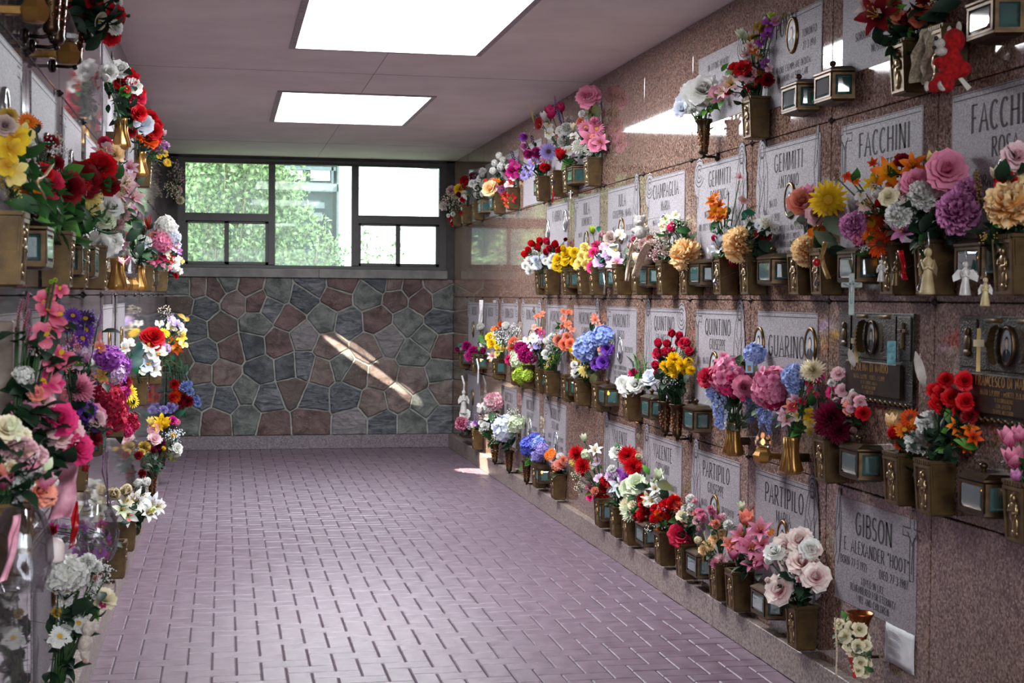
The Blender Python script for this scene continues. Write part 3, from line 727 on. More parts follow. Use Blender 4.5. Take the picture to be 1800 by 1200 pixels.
struct('wall_back', wb, [stone_mat(k) for k in keys] + [mat('mortar', '82847f', '9c9c94', rough=.9, scale=20, bump=.3, bscale=120), mat('dark_pier_stone', '33312f', '48433f', rough=.7, scale=12)])
k = MB(); k.box(-.52, .92, YB - .04, YB + .3, 1.7, 1.786, bev=.004); k.box(.924, 2.21, YB - .04, YB + .3, 1.7, 1.786, bev=.004); struct('trim_2', k, M_SILL)
# ------------------------------------------------------------------ window
wr = root('window_1', (0, YB, 0)); wr['kind'] = 'structure'
f = MB(); D0, D1 = -.012, .06
for b_ in ((-.445, -.373, 1.786, 2.868), (2.128, 2.203, 1.786, 2.868), (-.373, 2.128, 2.815, 2.868), (-.373, 2.128, 1.786, 1.822), (.428, .493, 1.822, 2.815), (1.248, 1.317, 1.822, 2.815), (-.373, .428, 2.246, 2.326), (1.317, 2.128, 2.246, 2.33)):
    f.box(b_[0], b_[1], D0, D1, b_[2], b_[3], bev=.004)
obj('window_frame', f, M_FRAME, wr, smooth=False)
for x0, x1, xm in ((-.373, .428, .0235), (1.317, 2.128, 1.715)):
    f = MB(); zb, zt_ = 1.822, 2.246
    for b_ in ((x0, x0 + .024, zb, zt_), (x1 - .03, x1, zb, zt_), (xm - .022, xm + .022, zb, zt_), (x0, x1, zb, zb + .03), (x0, x1, zt_ - .02, zt_)): f.box(b_[0], b_[1], .004, .045, b_[2], b_[3], bev=.003)
    f.box(xm - .03, xm - .01, -.012, .004, zb + .001, zb + .008)
    obj('sliding_sash', f, M_FRAME, wr, smooth=False)
M_WIN = glass_mat('window_glass', 'eef6f2', .012, .02, dust=.045)
for x0, x1, z0, z1 in ((-.373, .428, 2.326, 2.815), (.493, 1.248, 1.822, 2.815), (1.317, 2.128, 2.33, 2.815), (-.349, .002, 1.85, 2.228), (.045, .398, 1.85, 2.228), (1.341, 1.694, 1.85, 2.228), (1.737, 2.098, 1.85, 2.228)):
    g = MB(); g.box(x0 - .005, x1 + .005, .028, .032, z0 - .005, z1 + .005); obj('pane', g, M_WIN, wr, smooth=False)
cw = MB(); cw.tube([(.2, -.016, 2.83), (.3, -.02, 2.822), (.45, -.016, 2.833), (1.0, -.02, 2.836), (1.3, -.018, 2.826), (1.85, -.02, 2.822), (1.95, -.016, 2.812), (2.1, -.02, 2.806), (2.15, -.016, 2.83)], .004, 5)
tag(obj('wire', cw, M_LET, None, (0, YB, 0)), 'thin dark wire running loosely along the top of the window frame', 'wire')
# ------------------------------------------------------------------ garden beyond the window
g = MB(); g.box(-14, 16, YB + .35, 40, .3, .9); tag(obj('ground', g, mat('garden_ground', '6c7058', '8a8c74', rough=.95, scale=4)), kind='structure')
def pxb(x, y, Y): return on(x, y, 1, Y)
def facade(x0, x1, y0, y1, z0, z1, m, o, nm): b = MB(); b.box(x0, x1, y0, y1, z0, z1); return obj(nm, b, m, o, smooth=False)
YW = 19.5
pa, pb = pxb(601, 400, YW), pxb(545, 400, YW)
bw = root('white_building', (pa.x + 2, YW, .9), 0, 'bright white block building beyond the window, at its right', 'building')
def rel(o, m): return m
b = MB(); b.box(-2, 6, 0, 3, 0, 4.6); obj('wall', b, mat('white_block_wall', 'e4e6e6', 'f2f2f0', rough=.8, scale=5), bw, smooth=False)
b = MB(); b.box(-2, 6, -.012, 0, 2.05, 2.07); b.box(-2, 6, -.012, 0, 1.2, 1.215)
for x in (-.6, .62, 1.9): b.box(x - .006, x + .006, -.012, 0, 0, 2.05)
obj('wall_joint', b, mat('pale_joint', 'b8bcc0', rough=.8), bw, smooth=False)
dk = root('dark_building', (pa.x - 2.2, YW + .6, .9), 0, 'dark grey building with painted skylight reflections, seen behind the green shrub', 'building')
b = MB(); b.box(-6, 2.12, 0, 3, 0, 4.4); obj('wall', b, mat('dark_facade', '1e262a', '2a3338', spec=.1, rough=.9, scale=3), dk, smooth=False)
def dpx(x0, y0, x1, y1): p, q = pxb(x0, y1, YW + .6), pxb(x1, y0, YW + .6); return p.x - (pa.x - 2.2), q.x - (pa.x - 2.2), p.z - .9, q.z - .9
for i, (x0, y0, x1, y1) in enumerate(((497, 300, 536, 314), (546, 300, 580, 317))):
    a = dpx(x0, y0, x1, y1); b = MB(); b.box(a[0], a[1], -.02, .01, a[2], a[3]); obj('skylight_reflection', b, mat('bright_reflection', 'dfe8ea', 'f4f8f8', rough=.3), dk, smooth=False)  # white skylight reflections modelled as bright panels on the far building
b = MB()
for x0, y0, x1, y1 in ((490, 294, 590, 298), (582, 294, 586, 322), (530, 324, 598, 336), (545, 356, 570, 366), (548, 374, 566, 388), (591, 290, 597, 470)): a = dpx(x0, y0, x1, y1); b.box(a[0], a[1], -.05, .01, a[2], a[3])
obj('facade_and_reflection_band', b, mat('pale_band', '4a5458', '5c666a', rough=.6), dk, smooth=False)  # bands include pale skylight reflections painted onto the facade
# shrubs
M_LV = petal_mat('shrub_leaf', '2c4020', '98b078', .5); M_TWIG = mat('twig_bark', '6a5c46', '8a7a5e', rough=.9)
def shrub(label, Y, boxes, n, ls, twigs, nm='garden_shrub'):
    xs = [pxb(b[0], b[3], Y) for b in boxes]; base = V((sum(p.x for p in xs)/len(xs), Y, .9))
    o = root(nm, base, 0, label, 'shrub', 'shrubs outside the window'); f = MB(); t = MB()
    tot = sum((b[2]-b[0])*(b[3]-b[1]) for b in boxes)
    lf = petal(1, [.1, .26, .2, .02], .1, -.4, 1, .2)
    cs = []
    for b in boxes:
        for i in range(max(1, int(n / 14 * (b[2]-b[0])*(b[3]-b[1]) / tot))):
            cs.append(pxb(rnd.uniform(b[0], b[2]), rnd.uniform(b[1], b[3]), Y) + V((0, rnd.uniform(-.5, .5), 0)) - base)
    for c in cs:
        for i in range(14):
            p = c + V((rnd.gauss(0, .07), rnd.gauss(0, .07), rnd.gauss(0, .07))); d = V((rnd.gauss(0, 1), rnd.gauss(-.4, 1), rnd.gauss(0, .8))).normalized()
            f.add(lf, TR(p, d, ls * rnd.uniform(.6, 1.3), rnd.uniform(0, 6)))
    for i in range(twigs):
        c = rnd.choice(cs); s0 = V((c.x * .4 + rnd.gauss(0, .1), rnd.gauss(0, .1), 0)); t.tube([s0, (s0 + c) * .5 + V((rnd.gauss(0, .08), 0, .15)), c + V((rnd.gauss(0, .1), 0, .1))], .009, 4, 0, .003)
    obj('foliage', f, M_LV, o); obj('branch', t, M_TWIG, o)
shrub('large bright green leafy shrub filling the left window panes', 16.8, [(312, 270, 480, 480), (470, 310, 528, 470), (330, 260, 520, 320), (480, 330, 536, 400)], 6200, .075, 40)
shrub('low light green shrub in the middle pane before the dark building', 16.2, [(545, 400, 580, 470), (490, 440, 605, 475), (556, 385, 572, 405)], 620, .06, 14)
shrub('thin sparse twiggy shrub against the white building', 16.4, [(636, 402, 660, 470), (655, 428, 690, 466), (612, 415, 636, 470)], 110, .06, 16)
# ------------------------------------------------------------------ light
w = bpy.data.worlds.new('world'); SC.world = w; w.use_nodes = True
bg = w.node_tree.nodes['Background']; bg.inputs['Color'].default_value = (.86, .93, 1, 1); bg.inputs['Strength'].default_value = WORLD
def area(name, loc, rot, sx, sy, power, col=(1, 1, 1)):
    l = bpy.data.lights.new(name, 'AREA'); l.shape = 'RECTANGLE'; l.size = sx; l.size_y = sy; l.energy = power; l.color = col
    o = bpy.data.objects.new(name, l); COL.objects.link(o); o.location = loc; o.rotation_euler = rot; return o
for (x0, x1, y0, y1) in SKY: area('skylight_daylight', ((x0+x1)/2, (y0+y1)/2, ZC + .018), (0, 0, 0), x1 - x0 - .004, y1 - y0 - .004, SKYP, (.93, .96, 1))
po = area('window_daylight', (.88, YB + .3, 2.32), (-PI/2, 0, 0), 2.5, 1.0, 1); po.data.cycles.is_portal = True
po = area('rear_opening_daylight', ((XL+XR)/2, Y0 - .1, 1.3), (PI/2, 0, 0), 2.8, 2.6, 1); po.data.cycles.is_portal = True  # guides sky light in through the added rear opening
def spot(name, src, dst, ang, power, sx, sy, roll, col):
    l = bpy.data.lights.new(name, 'SPOT'); l.spot_size = ang; l.spot_blend = .35; l.energy = power; l.color = col; l.shadow_soft_size = .01
    o = bpy.data.objects.new(name, l); COL.objects.link(o)
    q = (V(dst) - V(src)).to_track_quat('-Z', 'Y').to_matrix().to_4x4() @ RZ(roll); q.translation = V(src)
    o.matrix_world = q @ Matrix.Diagonal((sx, sy, 1, 1)); return o
# spot lamps added to imitate sun on the fieldstone and the kerb
a, c = on(583, 598, 1, YB), on(716, 690, 1, YB); mid = (a + c) / 2
spot('added_streak_spot', (.5, 10.2, ZC - .02), on(640, 640, 1, YB), .21, SPOTP, 1, .085, SROLL, (1, .9, .74))
spot('added_streak_spot', (.5, 10.2, ZC - .02), on(628, 612, 1, YB), .11, SPOTP * .6, 1, .1, SROLL, (1, .9, .74))
spot('added_streak_spot', (.5, 10.2, ZC - .02), on(716, 692, 1, YB), .07, SPOTP * .4, 1, .35, SROLL, (1, .9, .74))
k1 = on(850, 822, 0, 2.235)
spot('added_patch_spot', (.9, 14.45, 2.3), k1 + V((-.03, 0, .0)), .14, SPOTP * .9, .8, 1, .3, (1, .88, .7))
# ------------------------------------------------------------------ engraved lettering: a stroke alphabet with serifs
def arc(cx, cy, rx, ry, a0, a1, n=9): return [(cx + rx*math.cos(math.radians(a0 + (a1-a0)*i/n)), cy + ry*math.sin(math.radians(a0 + (a1-a0)*i/n))) for i in range(n+1)]
GL = {
 'A': (.6, [[(.02, 0), (.3, 1), (.58, 0)], [(.13, .36), (.47, .36)]]), 'B': (.52, [[(.08, 0), (.08, 1)], [(.08, 1)] + arc(.25, .76, .2, .24, 90, -90) + [(.08, .52)], [(.08, .52)] + arc(.27, .26, .23, .26, 90, -90) + [(.08, 0)]]),
 'C': (.56, [arc(.32, .5, .27, .5, 50, 310, 14)]), 'D': (.6, [[(.08, 0), (.08, 1)], [(.08, 1)] + arc(.24, .5, .31, .5, 90, -90, 12) + [(.08, 0)]]),
 'E': (.48, [[(.08, 0), (.08, 1)], [(.08, 1), (.44, 1)], [(.08, .52), (.36, .52)], [(.08, 0), (.46, 0)]]), 'F': (.46, [[(.08, 0), (.08, 1)], [(.08, 1), (.44, 1)], [(.08, .52), (.36, .52)]]),
 'G': (.6, [arc(.32, .5, .27, .5, 50, 330, 14) + [(.55, .42), (.36, .42)]]), 'H': (.6, [[(.08, 0), (.08, 1)], [(.52, 0), (.52, 1)], [(.08, .52), (.52, .52)]]), 'I': (.22, [[(.11, 0), (.11, 1)]]),
 'J': (.34, [[(.24, 1), (.24, .1), (.04, -.08)]]), 'K': (.56, [[(.08, 0), (.08, 1)], [(.5, 1), (.09, .45)], [(.22, .6), (.54, 0)]]), 'L': (.46, [[(.08, 1), (.08, 0)], [(.08, 0), (.44, 0)]]),
 'M': (.72, [[(.06, 0), (.1, 1)], [(.1, 1), (.36, .1), (.62, 1)], [(.62, 1), (.66, 0)]]), 'N': (.62, [[(.08, 0), (.08, 1)], [(.08, 1), (.54, 0)], [(.54, 0), (.54, 1)]]), 'O': (.62, [arc(.31, .5, .27, .5, 0, 360, 18)]),
 'P': (.5, [[(.08, 0), (.08, 1)], [(.08, 1)] + arc(.25, .73, .22, .27, 90, -90) + [(.08, .46)]]), 'Q': (.62, [arc(.31, .5, .27, .5, 0, 360, 18), [(.32, .2), (.58, -.12)]]), 'R': (.56, [[(.08, 0), (.08, 1)], [(.08, 1)] + arc(.25, .74, .21, .26, 90, -90) + [(.08, .48)], [(.24, .48), (.54, 0)]]),
 'S': (.48, [arc(.25, .75, .19, .25, 40, 270, 9) + arc(.23, .25, .2, .25, 90, -140, 9)]), 'T': (.54, [[(.27, 0), (.27, 1)], [(.02, 1), (.52, 1)]]), 'U': (.6, [[(.08, 1), (.08, .3)] + arc(.3, .28, .22, .28, 180, 360, 9) + [(.52, 1)]]),
 'V': (.58, [[(.02, 1), (.3, 0), (.56, 1)]]), 'W': (.8, [[(.02, 1), (.22, 0), (.4, .9), (.58, 0), (.78, 1)]]), 'X': (.56, [[(.04, 0), (.52, 1)], [(.04, 1), (.52, 0)]]), 'Y': (.56, [[(.28, 0), (.28, .48)], [(.02, 1), (.28, .48), (.54, 1)]]), 'Z': (.5, [[(.04, 1), (.46, 1), (.04, 0), (.46, 0)]]),
 '0': (.46, [arc(.23, .5, .18, .5, 0, 360, 14)]), '1': (.26, [[(.04, .84), (.14, 1), (.14, 0)]]), '2': (.44, [arc(.22, .74, .17, .26, 160, -40, 8) + [(.04, 0), (.42, 0)]]), '3': (.42, [arc(.2, .75, .16, .25, 140, -90, 8) + arc(.2, .25, .18, .25, 90, -140, 8)]),
 '4': (.46, [[(.34, 0), (.34, 1), (.03, .3), (.44, .3)]]), '5': (.42, [[(.38, 1), (.09, 1), (.07, .56)] + arc(.2, .3, .18, .3, 110, -140, 9)]), '6': (.44, [[(.34, 1), (.1, .5)] + arc(.22, .28, .17, .28, 150, -210, 12)]), '7': (.42, [[(.03, 1), (.4, 1), (.14, 0)]]),
 '8': (.44, [arc(.22, .75, .15, .25, 0, 360, 12), arc(.22, .26, .18, .26, 0, 360, 12)]), '9': (.44, [[(.1, 0), (.34, .5)] + arc(.22, .72, .17, .28, -30, 330, 12)]), '-': (.3, [[(.04, .48), (.26, .48)]]), '.': (.16, [[(.08, 0), (.08, .07)]]), ',': (.16, [[(.09, .06), (.05, -.12)]]),
 "'": (.14, [[(.07, 1), (.06, .8)]]), '"': (.24, [[(.07, 1), (.06, .8)], [(.17, 1), (.16, .8)]]), ' ': (.3, [])}
SERIF = set('ABDEFHIKLMNPRTUVWXY')
def seg(o, p, q, n0, n1, y, mi=0):
    o.face([o.vert((-(p[0]-n0[0]), y, p[1]-n0[1])), o.vert((-(p[0]+n0[0]), y, p[1]+n0[1])), o.vert((-(q[0]+n1[0]), y, q[1]+n1[1])), o.vert((-(q[0]-n1[0]), y, q[1]-n1[1]))], mi)
def stroke(o, pts, h, y, thick=.055, thin=.022, mi=0):
    """ribbon in the plane of the wall; verticals thick, horizontals thin"""
    ns = []
    for i in range(len(pts)):
        a, c = pts[max(i-1, 0)], pts[min(i+1, len(pts)-1)]; dx, dz = c[0]-a[0], c[1]-a[1]; l = math.hypot(dx, dz) or 1
        w = (thin + (thick - thin) * abs(dz / l)) * h; ns.append((-dz/l*w, dx/l*w))
    for i in range(len(pts) - 1): seg(o, pts[i], pts[i+1], ns[i], ns[i+1], y, mi)
def text(o, s, x, z, h, y=.0036, cond=1.0, sp=.13, mi=0, bold=1.45):
    """x: centre, counted to the reader's right"""
    W = sum((GL[c][0] + sp) for c in s) - sp; cx = x - W * h * cond / 2
    for c in s:
        w, sts = GL[c]
        for st in sts:
            stroke(o, [(cx + px * h * cond, z + pz * h) for px, pz in st], h, y, .055 * bold, .024 * bold, mi)
            if c in SERIF:
                for (e, nb) in ((st[0], st[1]), (st[-1], st[-2])):
                    if abs(e[1] - nb[1]) > .2 and e[1] in (0, 1): px, pz = cx + e[0]*h*cond, z + e[1]*h; seg(o, (px - .085*h, pz), (px + .085*h, pz), (0, .018*h), (0, .018*h), y, mi)
        cx += (w + sp) * h * cond
def lines(o, pts, w=.0028, y=.0036, mi=0):
    stroke(o, pts, 1, y, w, w, mi)
def madonna(o, x, z, s):
    E = lambda cx, cz, rx, rz, a0=0, a1=360, n=16: lines(o, [(x + s*p[0], z + s*p[1]) for p in arc(cx, cz, rx, rz, a0, a1, n)])
    P = lambda *pts: lines(o, [(x + s*a, z + s*b_) for a, b_ in pts])
    E(0, .9, .1, .11); E(0, .88, .055, .075); E(0, .86, .13, .2, 20, 160)
    P((-.1, .84), (-.17, .66), (-.2, .4), (-.17, .1), (-.2, 0)); P((.1, .84), (.18, .66), (.2, .4), (.16, .1), (.2, 0))
    P((-.05, .8), (-.1, .62), (-.02, .5), (.06, .62), (.05, .8)); P((-.02, .5), (-.08, .25), (-.03, 0)); P((.05, .58), (.1, .3), (.05, .02)); P((.13, .6), (.02, .34), (-.12, .12)); P((-.14, .55), (-.06, .42)); P((-.2, 0), (.2, 0))
def hands(o, x, z, s):
    P = lambda *pts: lines(o, [(x + s*a, z + s*b_) for a, b_ in pts])
    P((-.06, .0), (-.12, .3), (-.08, .6), (-.02, 1), (.03, .98), (.02, .6), (.06, .3), (.04, 0)); P((.03, .9), (.09, .6), (.1, .3), (.06, 0)); P((-.08, .32), (-.01, .42), (.0, .6)); P((-.06, .0), (-.16, -.16)); P((.05, 0), (-.02, -.2))
def cross(o, x, z, s):
    P = lambda *pts: lines(o, [(x + s*a, z + s*b_) for a, b_ in pts])
    P((-.06, 0), (-.06, .62), (-.28, .62), (-.28, .74), (-.06, .74), (-.06, 1), (.06, 1), (.06, .74), (.28, .74), (.28, .62), (.06, .62), (.06, 0), (-.06, 0)); P((0, .1), (.03, .5), (-.14, .68)); P((0, .5), (.14, .68))
def rose_mark(o, x, z, s):
    for r in (.3, .2, .1): lines(o, [(x + s*a, z + s*b_) for a, b_ in arc(0, .7, r, r*.9, 20*r*10, 340, 10)])
    lines(o, [(x, z + s*.4), (x - s*.05, z)]); lines(o, [(x - s*.03, z + s*.2), (x - s*.25, z + s*.3), (x - s*.1, z + s*.1)])
FIG = dict(m=madonna, h=hands, x=cross, r=rose_mark)
M_SKIN = mat('photo_skin', 'b09a90', 'c8b4a8', rough=.5); M_SUIT = mat('photo_dark', '1c1c22', '2c2c34', rough=.5); M_PHBG = mat('photo_ground', '8a9098', 'b4b8bc', rough=.25)
def oval(rt, x, z, w, h, fm, y0=.003):
    n = 20; f = MB()
    def el(k, y, pt=0): return [(-(x + k*w*math.cos(2*PI*i/n)), y, z + k*h*math.sin(2*PI*i/n)) for i in range(n)]
    f.loft([el(1.22, y0), el(1.22, y0 + .007), el(1.14, y0 + .011), el(1.02, y0 + .01), el(1.0, y0 + .006)], 0, False, False)
    fo = obj('portrait_frame', f, fm, rt)
    p = MB(); p.face([p.vert(q) for q in el(1.0, y0 + .0065)], 0)
    b = [(-.8, -.62), (-.55, -.3), (-.2, -.18), (.2, -.18), (.55, -.3), (.8, -.62), (.5, -.88), (0, -.99), (-.5, -.88)]
    p.face([p.vert((-(x + w*a*.98), y0 + .0075, z + h*c*.98)) for a, c in b], 2)
    p.face([p.vert((-(x + w*a), y0 + .0078, z + h*c)) for a, c in arc(0, .2, .34, .38, 0, 350, 14)], 2)
    p.face([p.vert((-(x + w*a), y0 + .0082, z + h*c)) for a, c in arc(0, .1, .3, .34, 0, 350, 14)], 1)
    p.face([p.vert((-(x + w*a), y0 + .0082, z + h*c)) for a, c in ((-.14, -.18), (.14, -.18), (0, -.6))], 0)
    obj('portrait_photograph', p, [M_PHBG, M_SKIN, M_SUIT], fo, smooth=False)
PTOP = {1: 2.695, 2: 2.178, 3: 1.475, 4: .79}
def plaque(side, col, row, label, txt, figs='', ovals=(), w=.655, h=.47, border=True, fm=None):
    """txt items: (string, x -1..1 to the reader's right, z below the top in metres, letter height)"""
    y0 = (5.255 if side == 'R' else 5.21) + .85 * col; yc = y0 + .425; wx = XR if side == 'R' else XL
    rt = root('memorial_plaque', (wx, yc, PTOP[row]), rzw(side), label, 'memorial plaque', 'sandblasted granite memorial plaques')
    b = MB(); b.box(-w/2, w/2, -.002, .003, -h, 0); obj('plaque_face', b, G_PLAQ, rt, smooth=False)
    o = MB()
    if border:
        lines(o, [(-w/2 + .004, -h + .01), (-w/2 + .004, -.004), (w/2 - .004, -.004), (w/2 - .004, -h + .01)], .0013)
        lines(o, [(-w/2 + .012, -.02), (w/2 - .012, -.02)], .0016)
    for s, x, z, lh in txt: text(o, s, x * w/2, -z - lh, lh)
    obj('engraved_lettering', o, M_LET, rt, smooth=False)
    if figs:
        for it in figs.split():
            k, sx = it[0], 1 if it[1] == 'r' else -1; o = MB(); cx = sx * (w/2 - .03)
            z, s = (-.33, .36) if k == 'm' else (-.21, .24)
            FIG[k](o, cx, z, s)
            sil = {'m': [(-.2, 0), (-.2, .4), (-.17, .68), (-.13, .9), (-.1, 1.02), (0, 1.07), (.1, 1.02), (.13, .9), (.17, .68), (.2, .4), (.2, 0)], 'h': [(-.16, -.16), (-.13, .3), (-.09, .6), (-.03, 1), (.05, 1), (.1, .6), (.11, .3), (.06, -.16)], 'r': [(.32*math.cos(a), .6 + .42*math.sin(a)) for a in [i*.52 for i in range(12)]]}.get(k)
            if sil: o.face([o.vert((-(cx + s*a), .0032, z + s*c)) for a, c in sil], 1)
            obj('engraved_figure', o, [M_LET, G_PLAQ], rt, smooth=False)
    for x, z in ovals: oval(rt, x * w/2, -z, .045, .062, fm or M_OVAL)
    return rt
def D(name, sub, a='NATO', b='DECEDUTO', d1='', d2='', verses=(), hh=.072, sh=.048):
    t = [(name, 0, .045, hh)]
    if sub: t.append((sub, 0, .045 + hh + .022, sh))
    t += [(a, -.5, .23, .03), (b, .52, .23, .03)]
    if d1: t.append((d1, -.56, .29, .032))
    if d2: t.append((d2, .56, .29, .032))
    for i, v in enumerate(verses): t.append((v, 0, .345 + i * .034, .022))
    return t
def m4(s): return s
P = plaque
P('R', -2, 2, 'dim grey plaque above the peach peony at the right edge, with a steel oval portrait', [('FACCHINI', 0, .045, .085), ('ROSA', 0, .155, .058), ('SORA', -.38, .265, .034), ('-1989', -.45, .33, .034)], '', [(.05, .29)], fm=M_SILV)
P('R', -1, 2, 'dim grey plaque with an engraved crucifix, behind the orange lilies and maple leaves', [('FACCHINI', .1, .045, .085), ('SANTE', .1, .155, .05), ('SORA', -.35, .27, .03)], 'xl')
P('R', 0, 2, 'grey plaque with praying hands, engraved saint and oval portrait, behind the yellow gerbera', D('GEMMITI', 'ANTONIO', 'NATO', 'DECEDUTO', '13-NOV-1919', '', ['NON PIANGETE LA MIA ASSENZA', 'SENTO IN DIO E PREGO', 'VI AMERO DAL CIELO', 'COME VI HO AMATI SULLA TERRA']), 'hr ml', [(.1, .245)])
P('R', 1, 2, 'grey plaque with an engraved veiled lady at its right, behind the orange lilies', D('GEMMITI', 'DOMENICA', 'NATA', 'DECEDUTA', '08-JULY-1925', '-2011', ['VOCE PER DIO', 'AMATA DA TUTTI', 'SEMPRE CON NOI']), 'mr rl')
P('R', 2, 2, 'grey plaque with engraved flowers down its left edge, above the dusty mauve basket', D('CIAMPAGLIA', 'MARIA', 'NATA A', 'DECEDUTA A', '', 'TORONTO'), 'rl', [(0, .28)], fm=M_SILV)
P('R', 3, 2, 'grey plaque with engraved veiled lady, above the lilac roses and orchids', D('IULA', 'GIUSEPPINA MARIA', 'NATA', 'DECEDUTA', '', '19-11-2001', hh=.07, sh=.042), 'mr', [(0, .26)])
P('R', 4, 2, 'grey plaque with an engraved crucifix, behind the pale yellow roses', D('IULA', 'DOMENICO', 'NATO', 'DECEDUTO'), 'xl', [(.05, .3)])
P('R', 5, 2, 'grey plaque with two steel oval portraits above the red rosebuds', [('FABBRO', 0, .05, .07), ('BRUNO', -.6, .28, .03), ('GINO', .6, .28, .03)], '', [(-.82, .17), (.82, .13)], fm=M_SILV)
P('R', 0, 3, 'grey plaque with two golden oval portraits above the pink hydrangeas', [('GUARINO', 0, .1, .085), ('GRAZIA', -.55, .29, .05), ('LUCIANO', .55, .29, .05)], '', [(-.9, .14), (.82, .13)])
P('R', 1, 3, 'grey plaque with engraved bearded saint at its right, behind green fern leaves', D('QUINTINO', 'GIUSEPPE', 'NATO', 'DECEDUTO', '12-9-1908', ''), 'mr xl', [(-.1, .27)])
P('R', 2, 3, 'grey plaque behind the tall red rosebuds and yellow mums', D('QUINTINO', 'FRANCESCA', '', ''), 'ml rr')
P('R', 3, 3, 'grey plaque with an oval portrait behind the green fern and white roses', D('MORONITI', 'DIEGO', '', 'DECEDUTO', '', '', ['NON VI DIMENTICHERO', 'CHE IL VOSTRO RICORDO', 'RIMARRA PER SEMPRE', 'RIPOSA IN PACE']), 'xl', [(0, .25)], fm=M_SILV)
P('R', 4, 3, 'grey plaque with engraved veiled lady behind the blue hydrangea', D('MORONITI', 'CARMEN', '', ''), 'mr', [(0, .27)])
P('R', 5, 3, 'grey plaque with an orange orchid stem across it, above coral roses', D('MORONITI', 'GIUSEPPE', '', ''), 'hl', [(0, .27)])
P('R', 6, 3, 'grey plaque behind the lilac sprays and the farther orange orchid stem', D('BONASSO', '', '', ''), 'rl rr', [(0, .27)])
P('R', 7, 3, 'small distant grey plaque above the magenta peony, fourth from the stone wall', D('BONASSO', '', '', ''), 'rl rr')
P('R', 8, 3, 'small distant grey plaque above the orange and yellow roses, third from the stone wall', D('RUSSO', '', '', ''), 'rr')
P('R', 9, 3, 'small distant grey plaque with oval portrait, above the magenta roses near the stone wall', D('RUSSO', '', '', ''), 'rl', [(-.1, .25)])
P('R', -1, 4, 'grey plaque with praying hands and crucifix above the taped white letter', [('GIBSON', 0, .04, .08), ('E. ALEXANDER "HOOT"', .05, .145, .046), ('BORN 27-3-1921', -.5, .215, .03), ('DIED 27-3-1987', .5, .215, .03), ('LOVED IN LIFE', 0, .272, .025), ('REMEMBERED FOR ETERNITY', 0, .306, .025), ('WIFE AND CHILDREN', 0, .34, .025)], 'hl xr', h=.388, border=False)
P('R', 0, 4, 'grey plaque with a veiled lady at its right, above the white and pink roses', D('PARTIPILO', 'MARIA', 'NATA', 'DECEDUTA', '', '', hh=.08, sh=.05), 'mr', [(.02, .25)])
P('R', 1, 4, 'grey plaque with an engraved saint at its left, above the small pink carnations', D('PARTIPILO', 'GIUSEPPE', 'NATO', 'DECEDUTO', '12-09-1927', '29-03-1993'), 'ml', [(0, .26)])
P('R', 2, 4, 'grey plaque with an engraved saint, behind the red carnations and closed lily buds', D('VALENTE', 'GIOVANNI', 'NATO', 'DECEDUTO', '29-11-1919', '25-6-1992'), 'ml', [(0, .26)], fm=M_SILV)
P('R', 3, 4, 'grey plaque behind the two big red spider mums and purple dahlia', D('VALENTE', 'GIOVANNA', '', ''), 'ml')
P('R', 5, 4, 'grey plaque with oval portrait above the periwinkle hydrangea and peach mums', D('NOBILIO', 'STEFANO', 'NATO', 'DECEDUTO', '7-1-1919', '7-8-1991'), 'rl', [(.15, .27)], fm=M_SILV)
P('R', 6, 4, 'grey plaque with oval portrait behind the pale blue hydrangea', D('NICOLO', 'RAFFAELE', 'NATO', 'DECEDUTO', '', ''), '', [(0, .25)], fm=M_SILV)
P('R', 7, 4, 'grey plaque between the white peony and the pale blue hydrangea', D('BUCCOLI', 'ANGELA', '', ''), '')
P('R', 9, 4, 'grey plaque with an oval portrait above the pink peony, last of the lowest row', [], '', [(-.1, .2)], border=False)
P('R', -1, 1, 'grey plaque at the top right, behind the dark red and white lily', [('8-10-1961', -.55, .02, .032), ('I TUOI CARI', -.2, .13, .03), ('SORRISO', -.45, .19, .03), ('NOSTRI CUORI', .1, .25, .03)], h=.33, border=False)
P('R', 0, 1, 'grey plaque with oval portrait at the top, behind the purple orchid spray', [('PONTE', -.1, .0, .075), ('NATE A', -.6, .1, .03), ('TORONTO', .62, .085, .03), ('27-3-1941', .62, .135, .03), ('MADRE ESEMPLARE DEDITA', .1, .2, .026), ('IN AMORE AI SUOI CARI', .1, .24, .026), ('CHE AD AMARLA NON', .1, .28, .026), ('CESSERANNO MAI', .1, .32, .026)], 'ml', [(.1, .09)], h=.36)
P('R', 1, 1, 'small grey plaque behind the white roses in the round vase, under the ceiling', [('IN LOVING MEMORY', -.1, .05, .03), ('OF', -.25, .11, .03)], 'rr', h=.33, border=False)
P('R', 4, 1, 'tall grey plaque under the ceiling behind the pink gerberas and pink lily', [('MARIA', -.2, .1, .07)], 'mr')
P('R', 5, 1, 'grey plaque under the ceiling behind the magenta tulips', [('MASI', 0, .08, .07)], '')
P('R', 6, 1, 'grey plaque under the ceiling behind the purple alliums', [('ROSATI', 0, .06, .07)], '')
P('R', 7, 1, 'grey plaque under the ceiling behind the magenta orchid cluster', [('ROSSI', 0, .06, .07)], '')
P('R', 8, 1, 'grey plaque under the ceiling behind the small white roses', [('ROSSI', 0, .06, .07), ('LUIGI', 0, .16, .045)], '')
P('R', 9, 1, 'grey plaque under the ceiling behind the white calla', [('ROSSI', 0, .06, .07), ('LUIGI', 0, .16, .045)], '')
